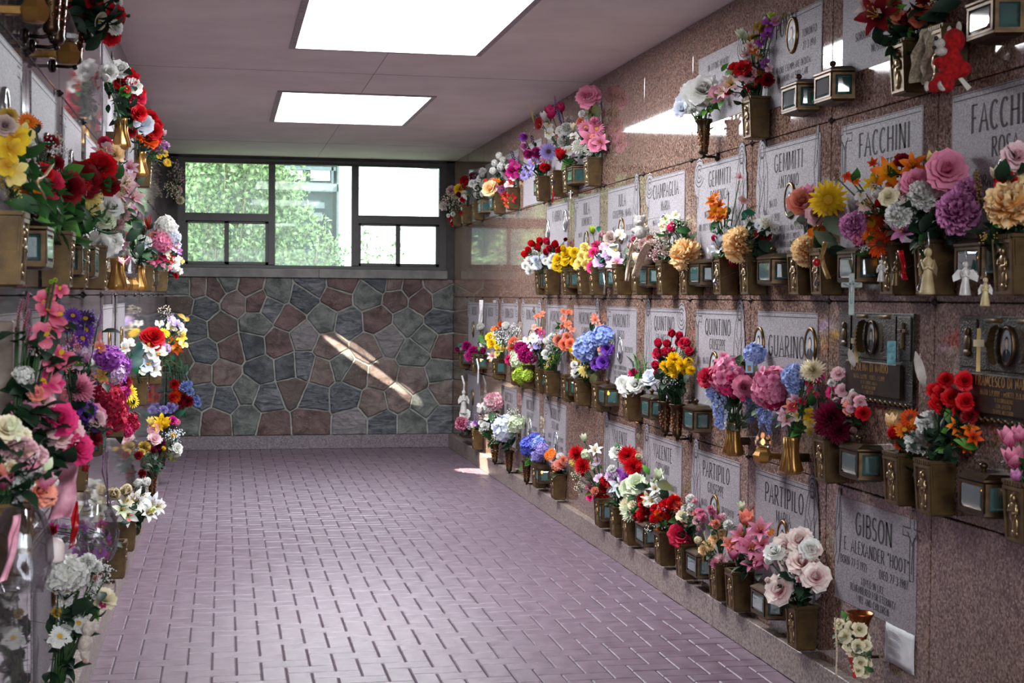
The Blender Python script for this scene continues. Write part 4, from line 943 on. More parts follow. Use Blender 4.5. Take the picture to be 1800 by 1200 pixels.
# two cast bronze plaques
M_GT = mat('raised_gold_letter', '9a7a44', 'c8a468', rough=.3, metal=.8)
def bronze(col, label, name, l2, l3, extra):
    yc = 5.255 + .85 * col + (.425 if col == -1 else .36); w, h = .6, .33
    rt = root('bronze_memorial_plaque', (XR, yc, 1.483), PI/2, label, 'memorial plaque', 'cast bronze memorial plaques')
    b = MB(); b.box(-w/2, w/2, 0, .012, -h, 0, bev=.003); b.box(-w/2 + .125, w/2 - .125, .012, .016, -.165, -.01, bev=.002)
    for s in (-1, 1): b.box(s*(w/2 - .11), s*(w/2 - .012), .012, .017, -.16, -.01, bev=.003)
    obj('plaque_body', b, mat('cast_bronze_dark', '221d1a', '342c26', rough=.42, metal=.6, scale=60, bump=.4, bscale=160), rt, smooth=False)
    b = MB(); b.box(-w/2 + .07, w/2 - .09, .012, .024, -.295, -.175, bev=.004); obj('name_tablet', b, M_BRZD, rt, smooth=False)
    t = MB(); text(t, name, -.01, -.21, .029, y=.0252, cond=.98, bold=1.7); text(t, l2, -.01, -.238, .016, y=.0252, bold=1.5)
    for i, s in enumerate(l3): text(t, s, -.01, -.256 - i*.017, .012, y=.0252, bold=1.5)
    obj('raised_lettering', t, M_GT, rt, smooth=False)
    r = MB(); 
    for k in range(15): r.tube([(-w/2 + .02 + k*.039, .014, -.318), (-w/2 + .034 + k*.039, .018, -.308), (-w/2 + .05 + k*.039, .014, -.32)], .005, 4)
    obj('leaf_border', r, M_BRZL, rt)
    for s in (-1, 1): r = MB(); r.box(s*.09 - .045, s*.09 + .045, .012, .018, -.022, -.006, bev=.003); obj('inscribed_scroll', r, M_BRZL, rt)
    for s in (-1, 1):
        r = MB()
        for k in range(10): a = -.6 + k * .16; r.add(petal(.05, [.006, .012, .008, .001], .2, -.3, 2, .2), Matrix.Translation((s*(.05 + .03*math.cos(a*1.4)), .018, -.09 + .055*math.sin(a*1.5))) @ align((s*.6, .5, .8*math.sin(a*2))))
        obj('leaf_ornament', r, M_BRZL, rt)
    c = MB(); x = -.235
    for (a, b_, cc, d) in ((-.006, .006, -.12, -.03), (-.028, .028, -.066, -.054)): c.box(x + a, x + b_, .017, .025, cc, d, bev=.002)
    obj('relief_crucifix', c, M_BRZL, rt, smooth=False)
    c = MB(); c.ell((.24, .02, -.05), (.012, .008, .014)); c.ell((.24, .019, -.085), (.018, .008, .028)); c.ell((.24, .019, -.115), (.024, .008, .012)); obj('relief_angel', c, M_BRZL, rt)
    oval(rt, 0.0, -.087, .03, .05, M_BRZ, .016)
    return rt
bronze(-1, 'cast bronze plaque with oval portrait and palm cross, beside the white feather', 'DESOLINA DI NARDO', 'NATA 7.6.1910 - MORTA 1.5.1999', ['TI SEI SEMPRE AMATA', 'NEI NOSTRI CUORI', 'I TUOI CARI'], 1)
bronze(-2, 'cast bronze plaque cut by the right edge, behind the red roses', 'FRANCESCO DI NARDO', 'NATO 5.9.1909 - MORTO 25.8.1993', ['TI RICORDEREMO', 'CON AFFETTO', 'SEMPRE NEI CUORI'], 1)
# left wall
for col, row, lb, ov, fg in ((-2, 2, 'grey plaque with bright oval portrait, nearest on the left wall above the yellow orchids', [(-.1, .2)], 'xr'), (-1, 2, 'grey plaque with bronze figure and oval portrait on the left wall above the white gypsophila', [(0, .22)], 'hr'), (0, 2, 'grey plaque with oval portrait on the left wall behind the dark red roses', [(-.3, .2)], 'xl'), (1, 2, 'grey plaque with oval portrait on the left wall above the yellow gerbera', [(.1, .22)], ''),
   (-2, 3, 'grey plaque on the left wall behind the pink heather', [], ''), (-1, 3, 'grey plaque on the left wall behind the coral pink orchids', [], ''), (2, 3, 'pale plaque on the left wall behind the white orchids', [(0, .2)], 'mr'), (3, 3, 'pale narrow-looking plaque on the left wall above the white orchids and orange lily', [(0, .2)], 'ml'),
   (-1, 4, 'grey plaque with a golden oval portrait low on the left wall, beside the white hydrangea', [(.62, .22)], ''), (2, 1, 'grey plaque under the ceiling on the left wall, behind the red and white roses', [(0, .15)], 'mr'), (4, 1, 'grey plaque under the ceiling on the left wall, behind the red garland', [], 'ml')):
    plaque('L', col, row, lb, [], fg, ov, fm=M_SILV if row == 2 else M_OVAL)
# ------------------------------------------------------------------ right wall: vases, lanterns, lamps
LDZ = .042
def FT(side, row, rows):
    for ln in rows.strip().split('\n'):
        a = [s.strip() for s in ln.split('|')]
        kind, xw, tail = a[0], float(a[1]), a[2]; key = a[3] if len(a) > 3 and a[3] else None; dz = float(a[4]) if len(a) > 4 else (LDZ if kind in 'lL' else 0)
        fit(side, row, kind, xw, tail, dz, key)
FT('R', 1, """
b|1634|holding the dark red lily and orange rosebuds|a1
b|1704|hidden behind the red plush bear
l|1800|darkest and highest on the right wall, above the plush bear||.09
l|1440|first of two hung under the engraved top plaque||.05
l|1503|nearer of two hung under the engraved top plaque||.05
c|1266|holding the white silk roses under the ceiling|a2|-.005
b|1355|holding the mixed purple orchids and red blooms|a3
b|1059|holding the pink gerberas and pink lily|a4
l|1030|between the pink lily vase and the white calla
b|1019|under the white calla and red tulip|a5
b|996|beside the small dark crucifix on the top row
l|968|below the lavender gerbera and red rosebud
b|969|under the lavender gerbera and purple alliums|a6
b|914|holding the magenta orchid cluster|a7
b|890|behind the small red flowers below the magenta orchids|a8
l|884|below the big peach rose on the top row
l|863|below the white calla on the top row
b|851|under the white calla lily and white roses|a9
b|830|behind the red and white hanging garland|a10
b|812|last of the top row, beside the window|a11
""")
FT('R', 2, """
b|1830|cut off by the right edge, below the peach peony|b0
L|1776|behind the white angel ornament
b|1681|behind the slim golden angel ornament|b1
b|1613|behind the red ribbon and cherub ornament|b2
L|1548|behind the pale glowing crucifix
b|1483|partly hidden beside the pale crucifix
b|1441|holding the yellow gerbera bouquet|b3
l|1393|between the yellow gerbera and the white lilies
b|1350|under the white lilies and dark foliage|b4
b|1300|under the large peach peony and white tulips|b5
l|1262|beside the hanging crystal drop, under the white tulips
b|1238|under the peach peony with green foliage|b6
b|1194|under the dusty greenery beside the peach peony|b7
l|1166|under the dusty mauve blossoms and ribbon
b|1147|behind the trailing burlap ribbon|b8
b|1112|under the handled basket of dusty blossoms|b9
l|1090|under the lilac roses and white orchids
b|1068|under the lilac roses and white orchids|b10
b|1046|under the pale yellow roses|b11
l|1024|under the bright yellow roses
b|1018|behind the lantern under the bright yellow roses|b12
b|985|between the red rosebuds and bright yellow roses
l|971|under the white mums and red rosebuds
b|968|last of the second row, behind its lantern|b13
""")
FT('R', 3, """
b|1850|cut off by the right edge, below the pink tulips|c0
L|1783|at the right edge below the pink tulips
b|1681|under the red roses and orange lilies, nearer of the pair|c1
b|1622|under the white carnations, farther of the pair|c2
l|1552|below the bronze plaque and burgundy mum
b|1490|under the burgundy mum|c3
d|1428|holding pink alstroemeria and lime leaves|c4|-.01
F|1377|between the two fluted golden vases|
d|1322|holding the pink hydrangea and trailing blue wisteria|c5|-.01
l|1251|farther side of the trailing blue wisteria
c|1218|under the yellow mums, nearer of two|c6
c|1196|under the tall red rosebuds, farther of two|c7
l|1170|between the white roses and the two round vases
b|1131|holding the white roses and green fern|c8
L|1089|below the purple roses and yellow daisy
b|1074|behind the lantern under the yellow daisy|c9
b|1040|under the blue hydrangea|c10
L|1023|under the white spider mum
b|1017|behind the lantern under the white spider mum
b|985|under the coral roses and yellow sprays|c11
L|970|beside the lime hydrangea
b|969|behind the lantern beside the lime hydrangea|c12
b|941|under the lime green hydrangea|c13
b|922|below the magenta peony|c14
l|890|below the pink lilies on the third row
b|889|behind the lantern below the pink lilies|c15
L|857|below the small orange and yellow roses
b|850|behind the lit lantern below the orange roses|c16
L|828|nearest the stone wall on the third row
b|826|last of the third row, behind its lantern|c17
""")
FT('R', 4, """
b|1438|holding white and pink roses, lowest and nearest|d1
l|1381|below the drooping white rose, on the lowest row
b|1324|below the pink amaryllis, nearer of two|d2
b|1293|below the fuzzy pink mum, farther of two|d3
l|1257|below the thin grass blades on the lowest row
b|1230|below the magenta rose and small pink carnations|d4
b|1190|below the red carnations, nearer of two|d5
l|1160|below the dark red carnations
b|1130|below the cream mum|d6
b|1107|below the white lily and lime rose|d7
l|1083|below the red carnation cluster and purple dahlia
b|1078|behind the lantern below the red spider mums|d8
b|996|holding the peach mums|d9
L|968|below the orange gerbera and peach mums
b|962|behind the lit lantern below the orange gerbera
c|944|under the periwinkle hydrangea|d10
c|912|holding the pale blue hydrangea|d11
c|886|holding the white peony and trailing blossoms|d12
b|850|beside the white peony, near the stone wall|d13
L|828|nearest the stone wall on the lowest row|
""")
def BR(key, label, spec, leaves=24, lc='g', ls=.05, **k): return bouquet('R', MOUTH[key] if isinstance(key, str) else key, label, spec, leaves, lc, ls, **k)
def PT(x, y, d=.06, side='R'): return on(x, y, 0, XR - d if side == 'R' else XL + d)
BR('a1', 'bouquet of a dark red and white lily with orange rosebuds, top right corner', 'li dred 1540 26 34,li wp 1530 10 26,ro sal 1585 34 15,ro coral 1623 26 16,rb coral 1600 48 8,lf b 1578 18 18,lf b 1560 40 16,lf d 1640 30 24,lf d 1660 12 26,br cream 1645 8 14,br white 1622 55 10,ro brn 1570 2 10,lf b 1602 62 14,ca dred 1625 2 14,orc lyel 1640 55 10,lf d 1545 60 20,lf d 1580 72 20', 34, 'd', .07)
BR('a2', 'white silk roses with green leaves in a round vase under the ceiling', 'ro white 1246 156 21,ro white 1218 162 16,ro bw 1204 178 14,ro white 1228 178 13,ro bw 1197 190 11,ca white 1215 192 9,lf b 1250 182 14,lf b 1232 188 13,br white 1203 158 8,li wpk 1275 160 14', 18, 'b', .045)
BR('a3', 'tall mixed bouquet of purple orchids, ochre blooms and red lilies', 'orc gold 1335 46 10,tu lime 1355 30 8,orc vio 1350 45 12,orc vio 1349 62 10,orc mauve 1362 38 8,orc vio 1338 75 9,orc gold 1338 96 11,orc gold 1320 72 9,tu gw 1302 60 9,tu gw 1310 64 8,li wp 1318 80 11,ro red 1305 118 12,ro red 1290 120 9,ro lpink 1314 130 12,li red 1335 132 15,li red 1318 148 13,orc vio 1345 112 9,orc lpink 1352 120 7,li wpy 1283 145 17,rb red 1279 161 8,li wpk 1268 160 14,rb sal 1327 148 7,orc org 1325 88 8,li dpink 1312 95 9,ca dred 1350 140 12,lf b 1275 118 9,lf b 1282 128 9,sp vio 1343 88 12', 30, 'd', .05)
BR('a4', 'pink gerberas, pink lilies and white pompons in the highest bronze vase', 'ro pink 1038 168 16,ro lpink 1032 165 11,ge pink 1030 225 15,ge pink 1049 226 14,li pink 1040 243 21,li pink 1056 250 14,po white 1017 258 13,po white 1036 263 11,po bw 1044 258 10,ca sal 1020 213 8,lf o 1048 195 14,lf o 1040 205 12,tu cream 1008 223 7,rb cream 1034 195 7,orc white 1010 240 8', 30, 'd', .05)
BR('a5', 'magenta tulips, white orchids and a white calla with lavender grasses', 'tu hpink 968 199 12,tu white 958 205 9,tu hpink 986 190 9,sp lav 980 192 17,sp lav 984 207 15,sp lilac 976 182 14,cl dred 950 220 10,orc white 963 222 9,orc white 966 235 9,pe white 996 227 11,pe white 990 250 11,orc sal 978 238 9,cl white 994 275 12,tu red 985 272 11,orc white 1000 265 9,br white 1000 210 7,gr lyel 935 195 22,lf b 995 290 12,lf g 1005 285 10', 24, 'g', .05)
BR('a6', 'lavender gerbera with purple alliums and a red rosebud', 'po vio 920 241 8,po mauve 921 257 7,po mag 928 271 9,po mag 943 268 10,ge lav 965 267 17,ge lav 928 300 14,orc lav 938 286 12,ge lav 922 308 9,rb red 961 295 8,orc pink 954 262 8,be dkp 936 248 11,be dkp 902 275 11,be purp 912 282 8,lf d 945 295 12,orc lilac 950 285 7', 20, 'd', .05)
BR('a7', 'magenta orchid cluster with white rosebuds and a small red spray below', 'orc mag 893 298 9,orc mag 905 292 9,orc mag 913 305 9,orc pl 890 308 8,orc mag 902 313 8,orc mag 900 287 8,ro mag 906 300 9,rb white 870 288 7,rb white 878 275 7,rb white 885 282 7,rb white 867 301 7,rb white 880 295 7,rb white 890 287 7,orc lpink 895 325 8,li red 887 345 8,li red 898 348 9,li orr 892 358 7,lf d 878 310 9', 20, 'd', .04)
BR('a8', 'peach rose with orange and red blooms beside the magenta orchids', 'ro peach 860 330 11,ro ry 874 322 8,ro red 872 334 7,pe mauve 882 333 7,ge org 877 316 6,rb coral 855 318 5,ro coral 866 318 5', 16, 'o', .04)
BR('a9', 'white calla lily with white roses over the far top row', 'cl white 839 346 7,ro white 838 328 5,ro white 830 322 5,rb white 847 308 6,rb white 848 325 6,ro cream 843 320 6,pe white 850 340 6,ro white 850 300 5,rb white 843 312 5', 18, 'd', .045)
BR('a10', 'red carnations with purple and yellow blooms above a red and white garland', 'ca red 815 316 8,ca red 822 323 7,ca dred 832 310 7,ca red 835 322 6,ro yel 806 331 7,orc purp 812 338 7,ca white 816 340 6,ca red 813 350 5,ca white 816 356 5,ca red 815 362 5,ca white 815 367 5,ca red 814 374 5,orc dkp 836 309 6,orc white 820 345 6,rb dred 806 342 5', 16, 'd', .045)
BR('a11', 'pale pink dried sprays and a candy striped garland beside the window', 'ro dpink 792 334 7,br cream 790 350 11,br lpink 782 357 10,br dust 797 358 12,ca wp 778 362 7,orc cream 800 345 6,br white 786 366 9,ca red 796 371 4,ca white 796 376 4,ca red 795 382 4,ca white 796 388 4,ca red 795 393 4,br dust 803 365 9', 14, 's', .04)
# second row
BR('b0', 'huge peach peony with magenta heart at the right edge of the photo', 'pe peach 1776 362 40,po mag 1797 362 11,ro lpink 1792 272 20,tu cream 1752 306 12,ro red 1768 318 15,li red 1780 300 16,ro cream 1798 300 14,ge ry 1774 300 8,lf b 1760 395 16,br gold 1740 420 14,rb red 1790 420 14,lf d 1785 285 12', 22, 'd', .07)
BR('b1', 'large bouquet of white lisianthus, mauve peonies and pink roses with gold wheat', 'pe white 1621 343 25,pe white 1580 378 22,ro pink 1674 296 26,ro lpink 1655 325 17,pe mauve 1688 372 36,pe mauve 1700 340 24,rb red 1648 350 12,ro pink 1605 318 18,ro wp 1586 335 14,be gold 1722 345 22,be gold 1712 372 20,be gold 1718 315 18,be gold 1735 425 16,lf d 1630 390 20,lf d 1645 410 22,lf d 1610 400 20,lf d 1660 400 20,br white 1655 368 8,ro cream 1560 345 12,li mauve 1585 405 20,lf g 1625 420 18', 46, 'd', .065)
BR('b2', 'orange lilies, maple leaves and orange gerberas with a mauve peony', 'li oy 1562 302 26,li org 1604 290 22,li yel 1535 320 18,tu lyel 1640 282 14,ml orr 1488 308 18,ml orr 1535 288 17,ml org 1505 318 13,ge ry 1535 392 24,ge orr 1547 428 26,ge org 1530 410 18,pe mauve 1502 398 24,rb pink 1510 422 13,rb white 1545 342 13,orc wpy 1522 358 15,orc white 1513 345 10,ro dred 1585 280 10,li dpink 1575 400 20,be brn 1470 312 14,rb red 1545 358 9,lf d 1555 370 16,br white 1520 440 8,orc oy 1570 330 14', 30, 'g', .055)
BR('b3', 'bright yellow gerbera with a pink rose and peach peony', 'ge yel 1456 351 34,ge yel 1455 350 24,ro sal 1413 352 19,tu pink 1422 338 12,pe peach 1421 440 26,ro lpink 1440 375 15,rb lilac 1421 416 8,rb mauve 1424 402 7,orc oy 1436 408 14,lf s 1470 400 26,lf s 1450 420 24,ro dpink 1470 368 16,lf g 1440 430 18,be brn 1432 425 8,lf d 1475 440 18', 22, 's', .06)
BR('b4', 'white lilies with a dark red rose and grey green foliage', 'li white 1346 392 18,li bw 1338 385 13,li white 1352 400 14,ro dred 1343 412 11,rb red 1350 408 8,sp lav 1312 385 11,lf t 1320 375 11,lf t 1310 380 11,li white 1318 392 11,lf d 1350 435 18,lf d 1340 440 17,orc white 1325 400 8', 34, 'd', .06)
BR('b5', 'large ruffled peach peony with white tulips and an orange lily spike', 'pe peach 1305 430 30,li org 1252 352 12,li org 1262 360 12,li oy 1256 370 12,li org 1253 380 10,li org 1266 382 10,li oy 1272 372 10,li org 1258 345 9,orc brn 1274 378 8,tu white 1252 446 11,tu bw 1265 424 10,li bw 1262 435 13,tu white 1277 408 9,rb rr 1256 419 6,li lpink 1300 310 8,orc dpink 1308 352 9,ca dred 1294 458 11,br white 1290 405 8', 26, 'g', .05)
BR('b6', 'ruffled peach peony with green leaves beside the dusty basket', 'pe peach 1206 447 26,rb hpink 1180 401 8,lf g 1200 405 13,lf s 1215 420 14,br gw 1190 395 12,lf g 1222 440 12,br cream 1205 392 10,orc gw 1188 378 8', 30, 'g', .055)
BR('b7', 'dusty grey green filler blossoms beside the peach peony', 'br dust 1178 405 14,orc cream 1165 398 9,orc gw 1170 385 9,br dust 1165 430 13,ca dust 1172 440 10,br cream 1160 420 11,orc white 1168 412 9,br dust 1180 450 10', 28, 's', .045)
BR('b9', 'handled basket of dusty mauve peonies with a trailing burlap ribbon', 'pe dust 1147 438 17,pe dpink 1135 430 12,rb pink 1115 421 7,rb sal 1143 420 8,rb lpink 1108 432 6,ca dust 1122 437 11,ca cream 1128 400 10,br dust 1160 445 12,pe dpink 1158 450 11,rb vio 1130 460 5,orc dust 1110 445 8,br cream 1150 412 10,orc wpk 1125 415 8', 30, 's', .045)
BR('b10', 'lilac roses and white orchids with magenta roses', 'orc pl 1070 428 12,orc white 1080 440 11,ro lilac 1060 459 11,orc lilac 1068 450 11,orc pl 1085 460 10,orc wpk 1075 466 10,ro hpink 1052 430 8,ro hpink 1043 443 7,ro hpink 1042 468 9,rb lpink 1058 412 7,orc white 1090 412 9,ro dust 1078 418 10,lf t 1053 404 8,tu lime 1041 405 7,orc pl 1062 436 9', 26, 't', .05)
BR('b11', 'pale yellow roses between the bright yellow roses and lilac roses', 'ro lyel 1019 462 8,ro lyel 1030 440 8,ro lyel 1035 451 7,ro lyel 1023 450 7,ro lyel 1014 466 6,ro lyel 1030 465 7,ro lyel 1027 432 6', 14, 'g', .04)
BR('b12', 'bright lemon yellow roses in a dense round bunch', 'ro yel 980 455 8,ro yel 995 446 8,ro yel 1006 453 8,ro yel 985 467 8,ro yel 1012 443 7,ro yel 978 466 7,ro yel 1003 462 7,ro yel 1010 460 6,ro yel 993 458 7,rb yel 990 437 6,ro yel 1000 440 6', 18, 'g', .045)
BR('b13', 'red rosebuds standing above a mass of white mums', 'rb red 935 428 7,rb red 949 424 7,rb rr 961 424 7,rb red 929 440 7,rb red 975 430 8,rb rr 967 437 8,rb red 945 435 7,rb red 984 440 8,rb red 923 447 7,rb rr 960 443 7,mu white 930 458 9,mu white 945 465 10,mu bw 958 453 9,mu white 968 460 10,mu white 930 474 9,mu white 952 472 8,mu bw 940 455 8,mu white 972 470 8,rb dred 994 421 4,mu white 922 466 7', 22, 'd', .05)
# third row
BR('c0', 'two pink tulips hanging at the right edge', 'tu pink 1774 770 18,tu pink 1792 765 14,tu pink 1782 806 20,tu mauve 1786 838 12,br white 1768 812 6,lf d 1798 815 14,lf d 1796 850 14', 8, 'g', .06)
BR('c1', 'tall red roses with orange lilies and lime leaves', 'ro red 1665 666 11,ro red 1700 668 13,ro red 1655 690 14,ro red 1675 697 13,ro red 1702 704 13,ro red 1642 685 10,ro red 1650 706 13,ro dred 1706 728 12,ro red 1688 722 10,ro red 1662 715 12,li org 1683 748 16,li org 1705 752 14,li orr 1712 768 15,li org 1690 765 10,li orr 1700 785 12,lf b 1668 728 16,lf b 1660 765 17,lf b 1697 780 20,lf b 1660 790 18,orc wp 1702 738 6,li org 1680 772 10', 26, 'd', .06)
BR('c2', 'white carnations with orange gerberas and a peach tulip', 'ca white 1633 742 20,ca white 1610 776 19,ca white 1645 755 15,ca white 1640 735 14,ge orr 1600 735 19,ge org 1590 755 18,ge orr 1585 780 14,tu peach 1566 740 12,rb red 1573 762 13,br white 1632 800 12,br white 1600 800 9,ge org 1612 745 14,rb red 1605 790 7', 26, 'd', .055)
BR('c3', 'dark burgundy mum with pale pink roses and a red rose', 'mu burg 1462 735 33,mu burg 1475 755 24,mu burg 1452 752 20,ro lpink 1476 655 10,ro lpink 1481 685 9,ro dpink 1503 700 9,ro sal 1499 716 11,ro red 1518 725 10,ro hpink 1463 688 9,ca white 1500 690 7,ca white 1462 672 7,ro lpink 1490 707 8,ro wpk 1514 706 9,rb dpink 1500 757 7,ca lpink 1470 705 8,rb red 1502 728 7,lf g 1508 742 9', 26, 'd', .05)
BR('c4', 'pink alstroemeria, cream mum and magenta orchids with lime leaves', 'mu cream 1428 650 21,mu white 1418 655 15,hy blue 1393 660 18,hy blue 1398 678 14,orc rr 1428 672 11,orc mag 1440 660 10,orc rr 1428 690 10,li pl 1398 702 13,li sal 1390 715 13,li lpink 1382 738 13,li pl 1376 728 11,ge white 1413 713 11,orc rr 1395 715 8,orc yel 1421 728 11,orc lyel 1424 742 10,orc lyel 1424 758 9,lf b 1400 752 16,lf b 1398 762 12,orc cream 1400 730 10,li wpy 1410 705 9,tu cream 1420 705 8', 18, 'g', .05)
BR('c5', 'two pink hydrangeas with trailing blue wisteria and fern leaves', 'hy pink 1282 658 30,hy hpink 1292 672 24,hy pink 1270 675 20,hy pink 1360 675 28,hy pink 1350 690 22,hy hpink 1362 705 15,wi blue 1262 692 17,wi bw 1270 705 14,wi blue 1316 688 16,wi blue 1340 712 15,wi blue 1348 722 13,ro rr 1240 662 13,ca red 1246 676 9,hy blue 1330 622 17,tu white 1275 636 10,hy white 1280 640 10,lf g 1300 635 12,lf g 1310 642 14,fe g 1250 650 14,fe g 1258 640 14,lf d 1287 710 16,lf t 1290 630 9,lf s 1300 745 12,lf s 1290 752 10,hy blue 1252 690 10', 40, 's', .045)
BR('c6', 'dense yellow mums beside the tall red rosebuds', 'mu yel 1184 630 13,mu yel 1168 643 10,mu yel 1197 640 12,mu yel 1210 635 9,mu yel 1186 652 12,mu yel 1214 650 9,mu yel 1203 650 9,mu yel 1175 652 8,ca yel 1180 640 9,br white 1190 672 10,br white 1165 670 8', 40, 'd', .06)
BR('c7', 'tall red rosebuds with white tipped stems above the yellow mums', 'rb rr 1181 586 8,rb rr 1194 590 8,rb rr 1157 603 8,rb rr 1173 604 8,rb rr 1193 602 8,rb rr 1208 603 8,rb rr 1157 624 7,rb rr 1170 619 9,rb rr 1212 618 9,rb rr 1152 642 8,rb rr 1156 656 8,br white 1188 614 8,br cream 1200 615 7,ro bw 1143 662 12', 24, 'd', .055)
BR('c8', 'white roses with a pink carnation and tall green fern', 'ro white 1105 680 13,ro white 1094 673 10,ro white 1120 676 11,ro white 1098 684 9,ca hpink 1114 655 9,fe b 1122 632 20,fe g 1112 632 16,fe b 1137 635 22,fe t 1126 645 18,lf b 1126 660 10,fe g 1130 655 15', 16, 'g', .05)
BR('c10', 'pale blue hydrangeas with purple roses and a pale yellow daisy', 'hy blue 1038 612 20,hy lb 1062 590 16,hy blue 1048 598 15,ro purp 1070 612 9,ro purp 1063 636 9,ro purp 1052 638 9,ge lyel 1031 650 15,tu yel 1008 620 9,tu yel 1014 637 8,mu white 1011 655 9,ca gw 1060 602 8,ca gw 1072 602 7,rb white 1058 622 7,li sal 1046 562 8,li sal 1055 575 8,li coral 1044 556 6,hy blue 1045 625 12,lf o 1045 662 12,mu white 1009 640 7', 34, 'd', .06)
BR('c11', 'coral roses and small yellow sprays with an orange orchid stem', 'ro sal 985 598 8,ro coral 995 605 8,ro sal 1000 592 7,orc coral 992 547 6,orc coral 1000 549 6,orc sal 991 560 6,orc coral 998 570 7,orc sal 1005 578 6,br yel 972 635 9,br yel 966 645 8,ca lyel 978 628 6,orc lilac 990 585 6,ca white 970 592 7,ro coral 1005 603 7,lf g 985 610 9', 30, 'g', .05)
BR('c12', 'lilac sweet peas with white roses and an orange orchid stem', 'orc bw 938 595 9,orc lav 945 605 9,orc lilac 955 592 9,orc lav 948 615 8,orc bw 928 598 8,orc lilac 935 610 8,rb white 962 600 8,rb white 965 612 7,ro white 963 622 7,orc coral 945 556 6,orc sal 940 575 6,orc coral 953 552 6,be brn 938 545 7,orc coral 950 580 6,orc mag 952 585 6', 26, 'd', .05)
BR('c13', 'lime green hydrangea hanging below a magenta peony', 'hy lime 925 648 12,hy lime 912 660 11,hy lime 930 660 10,hy gw 909 634 11,hy lime 918 668 8', 8, 'b', .04)
BR('c14', 'magenta peonies with a coral carnation, hanging over the lanterns', 'pe mag 926 622 15,pe mag 917 612 12,pe mag 934 628 10,ca coral 902 600 9,ca coral 900 610 8,pe hpink 897 632 9,hy gw 905 625 8,br white 908 585 8,orc bw 920 600 8', 14, 't', .04)
BR('c15', 'white gypsophila and yellow roses with pink lilies', 'br bw 878 590 12,br white 870 598 11,br white 885 600 11,ro yel 862 592 7,ro yel 863 603 7,orc org 868 578 5,rb white 889 573 8,li wp 865 625 9,li lpink 872 622 8,rb oy 880 570 5,br white 905 580 9,ca lyel 885 612 6,orc gw 880 605 6', 20, 'b', .045)
BR('c16', 'white rosebud on a green stem near the stone wall', 'rb white 845 575 8,lf b 846 592 8,lf b 848 600 7,orc white 848 605 5,rb mag 849 617 6', 10, 'b', .05)
BR('c17', 'magenta roses nearest the stone wall on the third row', 'pe mag 834 619 10,pe mag 820 608 8,ro mag 829 626 7,rb white 810 615 5,rb mag 804 614 5,lf t 808 607 6,orc mag 815 616 6', 12, 'd', .04)
# lowest row
BR('d1', 'white and pink roses with dark leaves on the lowest row', 'ro wp 1377 960 17,ro wp 1408 947 17,ro white 1428 962 14,ro wp 1418 985 20,ro wp 1390 985 16,ro wp 1440 1012 19,ro wp 1367 1035 20,ro white 1360 968 14,ro wp 1432 965 11,rb white 1352 985 9,lf d 1400 1010 18,lf d 1415 1025 18,lf d 1385 1012 16,rb wp 1350 1020 6', 40, 'd', .06)
BR('d2', 'pink amaryllis with yellow stamens and a closed bud', 'li pink 1336 930 21,li pink 1303 940 19,li pink 1322 963 20,li pink 1345 982 17,li pink 1320 988 16,tu pink 1290 972 14,tu sal 1312 912 14,tu gw 1303 890 8,li sal 1283 955 14,lf b 1305 925 9,orc oy 1355 935 6,li pink 1340 955 16', 22, 'd', .055)
BR('d3', 'fuzzy pink mum with peach roses and thin grass blades', 'mu lpink 1267 986 15,mu pink 1258 990 10,ro peach 1246 957 8,ro peach 1236 965 7,rb cream 1228 950 8,ca pink 1252 900 7,ca pink 1262 912 7,ca sal 1258 920 8,ca lpink 1270 908 7,ca pink 1248 893 6,ca white 1280 922 9,ro peach 1268 938 8,gr lyel 1236 970 24,gr cream 1240 948 20,ro peach 1255 945 7', 16, 'g', .05)
BR('d4', 'magenta rose with small white and pink carnations', 'ro rr 1197 938 17,ro rr 1200 928 11,ca white 1213 876 8,ca white 1216 890 8,ca white 1204 893 7,ca wpk 1222 880 6,ca pink 1232 900 7,ca pink 1235 909 8,ro dpink 1228 915 7,ro cream 1200 905 9,ro cream 1216 925 9,ca sal 1224 902 7,lf g 1222 945 9,rb lpink 1228 930 6', 24, 'd', .05)
BR('d5', 'red and orange carnations in a broad low bunch', 'ca red 1172 890 15,ca red 1186 882 13,ca orr 1160 903 11,ca red 1152 893 9,ca red 1180 908 9,ca coral 1192 890 9,ca orr 1168 925 9,ca red 1150 910 9,ca org 1158 930 6,lf g 1185 915 11,br white 1175 930 10,ca sal 1184 876 9,ca red 1178 915 8', 22, 'g', .05)
BR('d6', 'cream mum with dark red carnations and white lilies', 'mu gw 1108 898 19,mu cream 1102 888 14,ca red 1133 886 11,ca red 1130 905 12,ca dred 1135 915 11,li white 1145 880 13,li cream 1138 875 11,tu gw 1157 835 10,tu gw 1150 850 8,lf o 1170 855 16,lf d 1168 865 14,li white 1152 858 12,br white 1145 930 10,ca red 1128 878 9', 18, 'g', .05)
BR('d7', 'two red spider mums with a purple dahlia, white lily and lime roses', 'mu red 1104 801 18,mu red 1113 819 17,ro white 1085 796 10,mu vio 1085 836 16,mu vio 1100 842 12,li bw 1088 855 18,li white 1095 850 14,ro gw 1124 849 14,ro gw 1110 858 13,ca white 1075 824 8,lf b 1135 825 10,rb cream 1122 802 6,lf d 1130 855 12,ca red 1062 843 7,mu lilac 1072 836 10', 26, 'g', .05)
